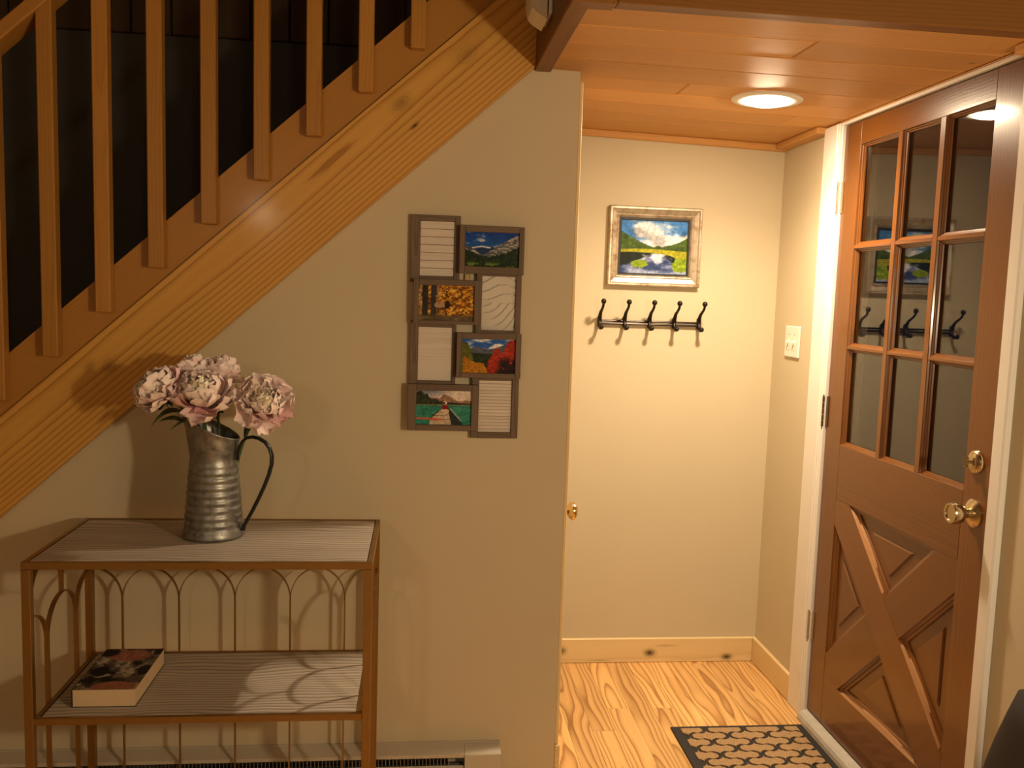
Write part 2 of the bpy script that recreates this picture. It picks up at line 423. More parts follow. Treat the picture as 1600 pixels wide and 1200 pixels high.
# loft edge boards
def roty(v): return v
bm = BM(); box(bm, 0.308, 0.356, 2.022, YW+0.03, 2.121, 2.52, 0.003, 'y'); struct('trim_1', bm, MT['beam'], 'dark loft edge board along the stair opening', 'trim')
bm = BM(); box(bm, 0.308, 0.41, 1.968, 2.021, 2.119, 2.52, 0.003, 'z'); struct('trim_2', bm, MT['beam'], 'corner block of the loft edge', 'trim')
bm = BM(); box(bm, 0.411, XR-0.0005, 1.972, 2.021, 2.123, 2.52, 0.003, 'x'); struct('trim_3', warp(bm), MT['beam'], 'brown loft edge beam across the top right', 'trim')
# ceiling cove strips
def cove(bm, a, c, axis):
    if axis == 'x': box(bm, a, c, YB-0.022, YB, 2.103, ZC-0.0005, 0.004, 'x')
    else: box(bm, 1.362, XR, a, c, 2.106, ZC-0.0005, 0.004, 'y')
bm = BM(); cove(bm, XE+0.002, XR, 'x'); struct('trim_4', warp(bm), MT['ceil'], 'wood cove strip along the back wall', 'trim')
bm = BM(); cove(bm, 3.075, YB-0.023, 'y'); struct('trim_5', warp(bm), MT['ceil'], 'wood cove strip above the light switch wall', 'trim')
bm = BM(); cove(bm, 2.0225, 2.085, 'y'); struct('trim_6', warp(bm), MT['ceil'], 'wood cove strip at the near door corner', 'trim')
# baseboards
bm = BM(); box(bm, XE+0.012, XR-0.016, YB-0.016, YB, 0, 0.102, 0.003, 'x', off=(11.12, 0.10, 0.0)); struct('baseboard_back', bm, MT['base_pine'], 'knotty pine baseboard on the back wall', 'baseboard')
bm = BM(); box(bm, XR-0.016, XR, 3.062, YB, 0, 0.102, 0.003, 'y', off=(3.3, 0.04, 0.0)); struct('baseboard_right', bm, MT['base_pine'], 'short pine baseboard under the light switch', 'baseboard')
# corner trim on the end of the stair wall
bm = BM(); box(bm, XE, XE+0.011, YW+0.001, YW+0.07, 0.10, ZC-0.03, 0.002, 'zx'); struct('trim_7', bm, MT['base_pine'], 'thin pine strip on the end of the stair wall', 'trim')
bm = BM(); box(bm, XE, XE+0.016, YW-0.004, YW+0.075, 0.0, 0.098, 0.002, 'y'); struct('trim_8', bm, MT['base_pine'], 'pine base block at the end of the stair wall', 'trim')

# ------------------------------------------------------------------ closet door with its knob
d2 = thing('door_2', (XE, 3.05, 0), 'flush closet door under the stairs with a small brass knob', 'door', kind='structure')
obj('door_panel', B1(XE+0.001, XE+0.012, 2.70, 3.40, 0.005, 2.0, 0.002, 'zx'), MT['paint'], d2)
bm = BM(); mk = Matrix.Translation((XE+0.012, 2.75, 0.803)) @ Matrix.Rotation(PI/2, 4, 'Y')
lathe(bm, [(0, 0), (0.022, 0), (0.022, 0.004), (0.010, 0.008), (0.009, 0.020), (0.016, 0.026), (0.0275, 0.034), (0.030, 0.042), (0.027, 0.050), (0.016, 0.056), (0, 0.058)], 28, mk)
meta(obj('knob', bm, MT['brass'], d2, 'auto'), 'brass knob')

# ------------------------------------------------------------------ front door
XD = 1.408
K = 1.0043
def dz(z): return 1.4883+K*(z-1.4883)
def dy(y): return K*y
d1 = thing('door_1', (XD+0.02, 2.48, 0.0), 'dark walnut stained front door with nine glass lites over a cross buck panel', 'door', kind='structure')
DT = 0.044
zb, zt = 0.042, 2.0805
yN, yn2, yf1, yF = 2.026, 2.137, 2.8240, 2.9335
def dbox(name, y0, y1, z0, z1, g, x0=XD, x1=XD+DT, b=0.0012):
    return obj(name, B1(x0, x1, y0, y1, z0, z1, b, g), MT['door'], d1)
dbox('stile', yf1, yF, zb, zt, 'zx'); dbox('stile', yN, yn2, zb, zt, 'zx')
zR0, zR1 = dz(.835), dz(1.02)     # lock rail
zB = dz(.21)                      # bottom rail top
zT = dz(2.003)
dbox('top_rail', yn2, yf1, zT, zt, 'y'); dbox('lock_rail', yn2, yf1, zR0, zR1, 'y'); dbox('bottom_rail', yn2, yf1, zb, zB, 'y')
cols = [(dy(2.58), yf1), (dy(2.362), dy(2.557)), (yn2, dy(2.337))]
rows = [(zR1, dz(1.34)), (dz(1.35)+0.0, dz(1.668)), (dz(1.68), zT)]
for (a, b_), (c, d_) in ((cols[0], cols[1]), (cols[1], cols[2])):
    dbox('muntin', d_, a, zR1, zT, 'zx', XD, XD+0.04)
for r0, r1 in zip(rows, rows[1:]):
    for (a, b_) in cols: dbox('muntin', a, b_, r0[1], r1[0], 'y', XD+0.0004, XD+0.04)
def ring(bm, outer, inner, x0, x1):
    """moulding ring: polygon outer at depth x0 -> stepped -> inner at depth x1"""
    G = bm.verts.layers.float_vector['gc']
    n = len(outer); steps = [(0.0, 0.0), (0.15, 0.30), (0.42, 0.42), (0.55, 0.62), (0.85, 0.72), (1.0, 1.0)]
    rowsv = []
    for f, g_ in steps:
        row = []
        for k in range(n):
            o_, i_ = outer[k], inner[k]
            row.append((x0+(x1-x0)*g_, o_[0]+(i_[0]-o_[0])*f, o_[1]+(i_[1]-o_[1])*f))
        rowsv.append(row)
    rv = rng.uniform(0, 30)
    for k in range(n):
        k2 = (k+1) % n
        e = Vector((0, outer[k2][0]-outer[k][0], outer[k2][1]-outer[k][1])).normalized()
        prev = None
        for j, row in enumerate(rowsv):
            vs = []
            for p in (row[k], row[k2]):
                v = bm.verts.new(p); v[G] = Vector((Vector(p).dot(e)+rv+k, j*0.004, 0)); vs.append(v)
            if prev: bm.faces.new((prev[0], prev[1], vs[1], vs[0]))
            prev = vs
for (y0, y1) in cols:
    for (z0, z1) in rows:
        bm = BM(); m_ = 0.011
        ring(bm, [(y0, z0), (y1, z0), (y1, z1), (y0, z1)], [(y0+m_, z0+m_), (y1-m_, z0+m_), (y1-m_, z1-m_), (y0+m_, z1-m_)], XD+0.002, XD+0.017)
        obj('lite_moulding', bm, MT['door'], d1)
        obj('glass_pane', B1(XD+0.018, XD+0.022, y0+0.002, y1-0.002, z0+0.002, z1-0.002), MT['glass'], d1)
# cross buck
A = Vector((yn2, zB)); Bq = Vector((yf1, zB)); Cq = Vector((yf1, zR0)); Dq = Vector((yn2, zR0))
def diag(P, Q, name, x0):
    d = (Q-P); L = d.length; d.normalize(); n = Vector((-d.y, d.x)); h = 0.064
    # clip the bar to the panel rectangle
    pts = [P-d*0.2+n*h, P-d*0.2-n*h, Q+d*0.2-n*h, Q+d*0.2+n*h]
    for axis, lim, sgn in ((0, yn2, 1), (0, yf1, -1), (1, zB, 1), (1, zR0, -1)):
        out = []
        for i in range(len(pts)):
            a, b_ = pts[i], pts[(i+1) % len(pts)]; fa, fb = (a[axis]-lim)*sgn, (b_[axis]-lim)*sgn
            if fa >= 0: out.append(a)
            if (fa < 0) != (fb < 0): out.append(a+(b_-a)*(fa/(fa-fb)))
        pts = out
    bm = BM(); prism(bm, [(p.x, p.y) for p in pts], x0, XD+DT-0.002, 'x', (d.x, d.y))
    obj(name, bm, MT['door'], d1)
diag(A, Cq, 'cross_brace', XD); diag(Bq, Dq, 'cross_brace', XD+0.0012)
# four triangular fields
ctr = (A+Cq)/2
def line_int(p, d, q, e):
    c = d.x*e.y-d.y*e.x; t = ((q.x-p.x)*e.y-(q.y-p.y)*e.x)/c; return p+d*t
h = 0.064
def tri(P, Q, nm, worn):
    """opening between the edge PQ and the two diagonals through ctr"""
    e = (Q-P).normalized(); d1_ = (ctr-P).normalized(); d2_ = (ctr-Q).normalized()
    n1 = Vector((-d1_.y, d1_.x)); n1 *= (1 if n1.dot(Q-P) > 0 else -1)
    n2 = Vector((-d2_.y, d2_.x)); n2 *= (1 if n2.dot(P-Q) > 0 else -1)
    def shape(o_e, o_d):
        inn = (ctr-(P+Q)/2).normalized()
        p0 = P+inn*o_e
        a = line_int(p0, e, P+n1*(h+o_d), d1_); b_ = line_int(p0, e, Q+n2*(h+o_d), d2_); c = line_int(P+n1*(h+o_d), d1_, Q+n2*(h+o_d), d2_)
        return [a, b_, c]
    tp = lambda L: [(p.x, p.y) for p in L]
    bm = BM(); ring(bm, tp(shape(0, 0)), tp(shape(0.020, 0.020)), XD+0.002, XD+0.018)
    obj('panel_moulding', bm, MT['door'], d1)
    if worn is not None:      # edge rubbed down to bare wood
        o_, i_ = tp(shape(-0.001, -0.001)), tp(shape(0.016, 0.016))
        bm = BM(); k = worn; k2 = (k+1) % 3
        G = bm.verts.layers.float_vector['gc']
        rowsv = []
        for f, xx_ in ((0.0, XD+0.0005), (0.45, XD+0.006), (0.62, XD+0.008), (1.0, XD+0.0135)):
            r_ = []
            for t_ in [j/14 for j in range(15)]:
                a_ = Vector(o_[k])+(Vector(o_[k2])-Vector(o_[k]))*(0.05+0.9*t_); b2 = Vector(i_[k])+(Vector(i_[k2])-Vector(i_[k]))*(0.05+0.9*t_)
                wv = a_+(b2-a_)*min(1, f*(0.55+0.45*math.sin(PI*min(1, t_*1.15)))+(0.02*math.sin(t_*41) if f else 0))
                v = bm.verts.new((xx_-0.0006, wv.x, wv.y)); v[G] = Vector((t_*0.5, f*0.02, 0)); r_.append(v)
            rowsv.append(r_)
        for R1, R2 in zip(rowsv, rowsv[1:]):
            for j in range(14): bm.faces.new((R1[j], R1[j+1], R2[j+1], R2[j]))
        meta(obj('worn_edge', bm, MT['worn'], d1), 'moulding edge worn to bare wood')
    # raised field: flat margin, small step, raised panel
    bm = BM(); s0, s1, s2 = shape(0.0, 0.0), shape(0.052, 0.050), shape(0.056, 0.054)
    G = bm.verts.layers.float_vector['gc']; al = Vector((1, 0))
    def row(s_, x): 
        r_ = []
        for p in s_:
            v = bm.verts.new((x, p.x, p.y)); v[G] = Vector((p.x+P.x*7, p.y+P.y*3, 0)); r_.append(v)
        return r_
    r0, r1, r2, r3 = row(s0, XD+0.0185), row(s1, XD+0.0185), row(s1, XD+0.0175), row(s2, XD+0.013)
    for Ra, Rb in ((r0, r1), (r1, r2), (r2, r3)):
        for k in range(3): bm.faces.new((Ra[k], Ra[(k+1) % 3], Rb[(k+1) % 3], Rb[k]))
    bm.faces.new(r3)
    rb = row(s0, XD+0.03); bm.faces.new(list(reversed(rb)))
    for k in range(3): bm.faces.new((rb[k], rb[(k+1) % 3], r0[(k+1) % 3], r0[k]))
    obj('raised_panel', bm, MT['door'], d1)
tri(Dq, Cq, 't', 1); tri(A, Bq, 'b', 0); tri(A, Dq, 'n', 2); tri(Bq, Cq, 'f', None)
# hardware
def rot_x(loc): return Matrix.Translation(loc) @ Matrix.Rotation(-PI/2, 4, 'Y')      # lathe axis points to -x (into the room)
kb = thing('tmp', (0, 0, 0), None, None); bpy.data.objects.remove(kb)
bm = BM(); lathe(bm, [(0, 0), (0.036, 0), (0.036, 0.003), (0.030, 0.008), (0.020, 0.013), (0.0125, 0.016), (0.0125, 0.024), (0.017, 0.028), (0.024, 0.034), (0.0275, 0.043),
    (0.0275, 0.060), (0.0255, 0.064), (0.020, 0.064), (0.0185, 0.061), (0, 0.061)], 40, rot_x((XD, 2.087, 0.969)))
kn = meta(obj('door_knob', bm, MT['abrass'], d1, 'auto'), 'antique brass knob')
bm = BM(); lathe(bm, [(0, 0), (0.004, 0), (0.003, 0.0015), (0, 0.0015)], 12, rot_x((XD-0.0085, 2.066, 0.963))); obj('screw', bm, MT['black'], kn)
bm = BM(); lathe(bm, [(0, 0), (0.031, 0), (0.031, 0.003), (0.026, 0.010), (0.014, 0.014), (0, 0.014)], 36, rot_x((XD, 2.0925, 1.100)))
db = meta(obj('deadbolt', bm, MT['abrass'], d1, 'auto'), 'round brass deadbolt with thumb turn')
bm = BM(); box(bm, XD-0.026, XD-0.010, 2.0875, 2.0975, 1.096, 1.104, 0.002); box(bm, XD-0.034, XD-0.020, 2.0895, 2.0955, 1.087, 1.113, 0.003)
obj('thumb_turn', bm, MT['abrass'], db)
for z0, z1, mt, lb in ((1.792, 1.896, 'hinge', 'upper hinge painted cream'), (1.062, 1.168, 'oldhinge', 'dark tarnished middle hinge'), (0.295, 0.398, 'hinge', 'lower hinge with chipped paint')):
    bm = BM(); yh = 2.943
    L = z1-z0
    for k in range(5):
        a = z0+L*k/5; c = a+L/5-0.0015
        lathe(bm, [(0, a), (0.0065, a), (0.0065, c), (0, c)], 14, Matrix.Translation((XD-0.008, yh, 0)))
    lathe(bm, [(0, z0-0.012), (0.004, z0-0.010), (0.0055, z0-0.005), (0.003, z0), (0, z0)], 12, Matrix.Translation((XD-0.008, yh, 0)))
    lathe(bm, [(0, z1), (0.006, z1), (0.006, z1+0.003), (0, z1+0.006)], 12, Matrix.Translation((XD-0.008, yh, 0)))
    box(bm, XD-0.003, XD-0.0005, yh-0.022, yh-0.002, z0, z1)
    meta(obj('hinge', bm, MT[mt], d1, 'auto'), lb)

# casing, jamb and threshold
bm = BM(); box(bm, 1.391, XR-0.0005, 2.963, 3.062, 0, 2.094, 0.003); struct('trim_9', bm, MT['white'], 'wide white door casing on the hinge side', 'trim')
bm = BM(); box(bm, 1.397, XR+0.12, 2.9365, 2.9625, 0, 2.094, 0.002); box(bm, 1.394, 1.400, 2.953, 2.9625, 0, 2.094, 0.0015); struct('trim_10', bm, MT['white'], 'white hinge jamb of the front door', 'trim')
bm = BM(); box(bm, 1.389, XR-0.0005, 1.969, 2.012, 0, 2.094, 0.004); box(bm, 1.403, XR+0.12, 2.0125, 2.0235, 0, 2.094, 0.001); struct('trim_11', bm, MT['white'], 'white door casing on the lock side', 'trim')
bm = BM(); box(bm, 1.397, XR+0.12, 2.024, 2.936, 2.0835, 2.094, 0.002); struct('trim_12', bm, MT['white'], 'thin white head jamb over the front door', 'trim')
bm = BM(); box(bm, 1.398, XR-0.0005, 2.013, 3.062, 2.0945, 2.0985, 0.001, 'y'); struct('trim_13', bm, MT['ceil'], 'thin wood filler strip between the door head and ceiling', 'trim')
bm = BM()
prism(bm, [(1.373, 0.0), (1.374, 0.012), (1.379, 0.024), (1.388, 0.031), (1.400, 0.034), (1.406, 0.036), (1.50, 0.037), (1.50, 0.0)], 2.024, 2.9355, 'y')
struct('trim_14', bm, plain('grey_worn_sill', (0.46, 0.43, 0.38), 0.5, mott=0.25, mscale=25), 'grey worn door sill', 'trim')

# ------------------------------------------------------------------ staircase and railing
st = thing('staircase', (-0.85, 3.0, 0), 'wooden staircase climbing to the right behind the tan wall', 'staircase')
def sloped(bm, x0, x1, zoff0, zoff1, y0, y1, base, b=0.002, off=None):
    """board along the stair slope between vertical offsets from line base(x)"""
    m = Matrix.Translation((0, 0, base(0))) @ Matrix.Rotation(-ANG, 4, 'Y')
    c = math.cos(ANG)
    box(bm, x0/c, x1/c, y0, y1, zoff0*c, zoff1*c, b, 'x', m, off=off)
CA, SA = math.cos(ANG), math.sin(ANG)
b0 = pine_bottom(0)
XT = 0.3072         # both boards butt against the loft edge board
bm = BM(); prism(bm, [(-2.05, pine_bottom(-2.05)), (XT, pine_bottom(XT)), (XT, pine_bottom(XT)+0.276), (-2.05, pine_bottom(-2.05)+0.276)], 2.574, 2.600, 'y', (CA, SA),
      off=(3.4+0.925/CA-b0*SA, -0.138*CA-b0*CA, 0.0), rnd=0.5)
meta(obj('skirt_board', bm, MT['pine'], st), 'pale pine skirt board with bold grain')
bm = BM(); prism(bm, [(-2.05, orange_top(-2.05)-0.17), (XT, orange_top(XT)-0.17), (XT, orange_top(XT)), (-2.05, orange_top(-2.05))], 2.583, 2.639, 'y', (CA, SA), off=(7.0, -orange_top(0)*CA, 0.0), rnd=0.5)
meta(obj('stringer', bm, MT['fir'], st), 'reddish stringer carrying the balusters')
for k in range(11):
    xk = -2.1+0.213*k; zk = orange_top(xk)-0.07
    if xk+0.24 > 0.30: break
    obj('tread', B1(xk-0.02, xk+0.235, 2.642, YB-0.002, zk-0.03, zk, 0.004, 'y'), MT['beam'], st)
    obj('riser', B1(xk+0.0, xk+0.018, 2.642, YB-0.002, max(0.0, zk-0.19), zk-0.031, 0.001, 'y'), MT['beam'], st)
rl = thing('stair_railing', (-0.6, 2.565, 1.2), 'stained wood stair railing with square balusters at upper left', 'railing')
def baluster_bm(x0, zb_):
    bm = BM(); zt_ = orange_top(x0)+0.855
    box(bm, x0, x0+0.041, 2.546, 2.5825, zb_, zt_, 0.003, 'z'); return bm
for k in range(-4, 8):
    x0 = -1.029+0.1406*k; obj('baluster', baluster_bm(x0, 1.275+(x0+1.029)*SL), MT['fir'], rl)
m = Matrix.Translation((0, 0, orange_top(0)+0.815)) @ Matrix.Rotation(-ANG, 4, 'Y'); c = math.cos(ANG)
bm = BM(); box(bm, -2.1/c, 0.30/c, 2.538, 2.618, 0.0, 0.036, 0.004, 'x', m); obj('handrail', bm, MT['fir'], rl)

# ------------------------------------------------------------------ recessed ceiling light
ZL = ZC-0.030*(1.05-0.45)/0.96
TILT = Matrix.Translation((1.05, 2.735, ZL)) @ Matrix.Rotation(math.atan(0.030/0.96), 4, 'Y')
cl = thing('ceiling_light', (1.05, 2.735, ZL-0.02), 'round white recessed ceiling light glowing in the wood ceiling', 'ceiling light')
bm = BM(); lathe(bm, [(0.108, -0.0006), (0.108, -0.004), (0.100, -0.0085), (0.080, -0.0085), (0.076, -0.004), (0.076, -0.0006)], 48, TILT); obj('trim_ring', bm, MT['white'], cl, 'auto')
bm = BM(); lathe(bm, [(0.0755, -0.001), (0.066, -0.010), (0.046, -0.018), (0.022, -0.0215), (0, -0.0225)], 40, TILT); obj('bulb', bm, MT['bulb'], cl, True)

# ------------------------------------------------------------------ light switch
sw = thing('light_switch', (XR, 3.256, 1.277), 'white double switch plate on the narrow wall beside the door', 'light switch')
obj('switch_plate', B1(XR-0.007, XR-0.0003, 3.192, 3.322, 1.279, 1.398, 0.003), MT['plastic'], sw)
for yy_, zz_ in ((3.233, 1.336), (3.283, 1.336)):
    bm = BM(); box(bm, XR-0.0085, XR-0.0065, yy_-0.005, yy_+0.005, zz_-0.012, zz_+0.012, 0.0008)
    box(bm, XR-0.020, XR-0.0075, yy_-0.0035, yy_+0.0035, zz_-0.002, zz_+0.007, 0.001); obj('toggle', bm, MT['plastic'], sw)
for yy_ in (3.233, 3.283):
    for zz_ in (1.306, 1.366):
        bm = BM(); lathe(bm, [(0, 0), (0.003, 0), (0.002, 0.0012), (0, 0.0012)], 10, rot_x((XR-0.007, yy_, zz_))); obj('screw', bm, MT['hinge'], sw)

# ------------------------------------------------------------------ picture painting helpers (numpy)
def vnoise(u, v, sx, sy, seed):
    r = np.random.RandomState(seed); g_ = r.rand(64, 64)
    x = u*sx; y = v*sy; xi = np.floor(x).astype(int); yi = np.floor(y).astype(int)
    fx = x-xi; fy = y-yi; fx = fx*fx*(3-2*fx); fy = fy*fy*(3-2*fy)
    G_ = lambda a, b_: g_[a % 64, b_ % 64]
    return (G_(xi, yi)*(1-fx)+G_(xi+1, yi)*fx)*(1-fy)+(G_(xi, yi+1)*(1-fx)+G_(xi+1, yi+1)*fx)*fy
def fbm(u, v, sx, sy, seed, o=4):
    t = 0; a = 0.5; n = 0
    for k in range(o): t = t+a*vnoise(u, v, sx*2**k, sy*2**k, seed+k); n += a; a *= 0.5
    return t/n
def blend(img, mask, col):
    m = np.clip(mask, 0, 1)[..., None]; c = np.array(col, float)
    if c.ndim == 1: c = c[None, None, :]/255.0
    return img*(1-m)+c*m
def sm(a, b_, x): t = np.clip((x-a)/(b_-a), 0, 1); return t*t*(3-2*t)
def two(n, a, b_): return (np.array(a)/255.)[None, None]*(1-n[..., None])+(np.array(b_)/255.)[None, None]*n[..., None]
def interp(u, pts): 
    xs, ys = zip(*pts); return np.interp(u, xs, ys)
def pic_lake(u, v):          # v up
    cl_ = fbm(u, v, 3, 5, 1); img = two(sm(0.38, 0.62, cl_+0.22*(u-0.4)+0.1*(v-0.7)), (70, 130, 205), (225, 230, 238))
    img = img*(1-0.25*sm(0.5, 0.75, fbm(u, v, 5, 9, 4))[..., None])
    ridge = interp(u, [(0, .80), (.1, .72), (.25, .62), (.4, .54), (.5, .50), (.55, .535), (.62, .51), (.75, .55), (.88, .61), (1, .70)])+0.015*(fbm(u, v, 24, 2, 9)-.5)
    n = fbm(u, v, 14, 20, 11); img = blend(img, sm(-.004, .004, ridge-v), two(n, (42, 62, 30), (96, 120, 52)))
    img = blend(img, sm(0, .01, 0.455-v+0.02*np.sin(u*4)), two(fbm(u, v, 30, 40, 15), (120, 128, 30), (196, 188, 60)))
    lake = sm(0, .012, interp(u, [(0, .40), (.15, .41), (.4, .405), (.62, .385), (.75, .36), (.85, .30), (1, .22)])-v)
    refl = two(sm(.35, .6, fbm(u, v, 4, 8, 21)), (52, 66, 112), (150, 164, 200))
    refl = blend(refl, sm(0, .03, v-interp(u, [(0, .12), (.15, .18), (.32, .27), (.42, .34), (.62, .36), (.8, .2), (1, .1)])), (34, 42, 36))
    refl = blend(refl, sm(-.2, .5, 1-np.sqrt(((u-.54)/.17)**2+((v-.31)/.10)**2)+1.4*(fbm(u, v, 9, 16, 23)-.5)), (214, 216, 236))
    img = blend(img, lake, refl)
    for cx, cy, rx, ry in ((.29, .19, .13, .075), (.93, .18, .16, .14), (.86, .10, .06, .05)):
        e = 1-np.sqrt(((u-cx)/rx)**2+((v-cy)/ry)**2)+0.5*(fbm(u, v, 30, 30, 33)-.5)
        img = blend(img, sm(0, .1, e), two(fbm(u, v, 40, 40, 35), (84, 116, 24), (168, 188, 56)))
    return img
def pic_mountain(u, v):
    img = two(v, (36, 108, 176), (22, 60, 140)); c_ = fbm(u, v, 3, 6, 40)
    img = blend(img, sm(.5, .62, c_+0.35*(v-.85)-.12*(u-.3)), (226, 228, 236))
    far = interp(u, [(0, .55), (.15, .57), (.3, .62), (.45, .585), (.6, .60), (.75, .55), (1, .5)]); img = blend(img, sm(-.004, .006, far-v), two(fbm(u, v, 20, 20, 42), (24, 44, 84), (44, 66, 110)))
    img = blend(img, sm(0, .02, far-v)*sm(.07, .03, far-v)*sm(.45, .6, fbm(u, v, 12, 4, 44)), (220, 226, 236))
    right = interp(u, [(0, .2), (.35, .34), (.55, .56), (.7, .70), (.85, .84), (1, .97)])+.02*(fbm(u, v, 20, 4, 46)-.5)
    img = blend(img, sm(-.003, .006, right-v), two(sm(.4, .65, fbm(u, v, 14, 26, 48)), (84, 92, 104), (176, 166, 156)))
    left = interp(u, [(0, .60), (.1, .58), (.2, .46), (.35, .32)]); img = blend(img, sm(0, .01, left-v)*sm(.36, .3, u), two(sm(.45, .6, fbm(u, v, 14, 18, 51)), (70, 76, 80), (180, 180, 178)))
    tr = interp(u, [(0, .52), (.12, .44), (.3, .33), (.45, .30), (.7, .40), (1, .60)])+.05*(vnoise(u, v, 46, 3, 53)-.5)
    img = blend(img, sm(0, .02, tr-v), two(fbm(u, v, 30, 16, 55), (14, 28, 22), (52, 70, 40)))
    img = blend(img, sm(.16, .06, v)*sm(.5, .62, fbm(u, v, 10, 12, 57)), (108, 130, 50))
    return img
def pic_elk(u, v):
    n = fbm(u, v, 16, 18, 60); img = two(sm(.3, .7, n), (120, 66, 14), (222, 158, 48))
    img = blend(img, sm(.55, .75, fbm(u, v, 20, 20, 62)), (236, 196, 84)); img = blend(img, sm(.58, .7, fbm(u, v, 26, 26, 64)), (58, 40, 14))
    for cx, w_, c_ in ((.115, .05, (52, 52, 54)), (.265, .045, (62, 62, 66)), (.345, .012, (150, 140, 120)), (.03, .008, (170, 150, 120))):
        img = blend(img, sm(w_+.008, w_-.004, np.abs(u-cx)), two(fbm(u, v, 40, 12, 66), np.array(c_)*.5, np.array(c_)*1.2))
    img = blend(img, sm(.24, .12, v+.05*fbm(u, v, 12, 6, 68)), two(fbm(u, v, 14, 14, 70), (62, 52, 38), (138, 118, 84)))
    body = 1-np.sqrt(((u-.40)/.125)**2+((v-.44)/.115)**2); img = blend(img, sm(0, .12, body), two(fbm(u, v, 20, 20, 72), (150, 116, 84), (186, 152, 116)))
    head = 1-np.sqrt(((u-.515)/.055)**2+((v-.46)/.12)**2); img = blend(img, sm(0, .15, head), (44, 24, 20))
    for cx in (.30, .35, .44, .475): img = blend(img, sm(.011, .006, np.abs(u-cx))*sm(.40, .36, v)*sm(.17, .2, v), (48, 32, 22))
    img = blend(img, sm(.03, .0, np.abs(v-.34))*sm(.13, .1, np.abs(u-.40)), (60, 40, 28))
    return img
def pic_autumn(u, v):
    c_ = fbm(u, v, 3, 6, 80); img = two(sm(.4, .6, c_+.2*(u-.45)), (44, 92, 176), (226, 226, 232))
    img = blend(img, sm(.74, .66, v-.18*(.5-u)), (226, 228, 234))
    m_ = interp(u, [(0, .70), (.18, .74), (.3, .79), (.42, .72), (.5, .71), (.62, .74), (.75, .82), (1, .80)]); img = blend(img, sm(0, .01, m_-v), two(fbm(u, v, 14, 14, 82), (66, 74, 96), (104, 104, 116)))
    f_ = interp(u, [(0, .62), (.3, .60), (.6, .58), (1, .6)]); img = blend(img, sm(0, .03, f_-v), two(fbm(u, v, 20, 14, 84), (20, 34, 24), (52, 64, 40)))
    lt = interp(u, [(0, .95), (.1, .9), (.18, .72), (.22, .4)])+.12*(fbm(u, v, 20, 20, 86)-.5); img = blend(img, sm(0, .03, lt-v)*sm(.24, .2, u), two(fbm(u, v, 24, 24, 88), (52, 60, 22), (124, 128, 48)))
    yb = interp(u, [(0, .48), (.08, .50), (.16, .38), (.28, .32), (.4, .33), (.46, .2), (.5, .0)])+.1*(fbm(u, v, 22, 22, 90)-.5); img = blend(img, sm(0, .03, yb-v)*sm(.0, .06, u), two(fbm(u, v, 30, 30, 92), (130, 78, 14), (226, 160, 40)))
    rd = interp(u, [(.46, .3), (.54, .52), (.63, .74), (.70, .76), (.76, .6), (.84, .9), (.9, 1.0), (1, 1.0)])+.14*(fbm(u, v, 22, 22, 94)-.5)
    img = blend(img, sm(0, .03, rd-v)*sm(.46, .52, u), two(fbm(u, v, 26, 26, 96), (104, 22, 18), (216, 70, 40)))
    img = blend(img, sm(.66, .75, u)*sm(.55, .3, v)*sm(.35, .5, fbm(u, v, 12, 12, 98)), (38, 22, 22)); img = blend(img, sm(.6, .7, u)*sm(.2, .0, v), (38, 22, 24))
    return img
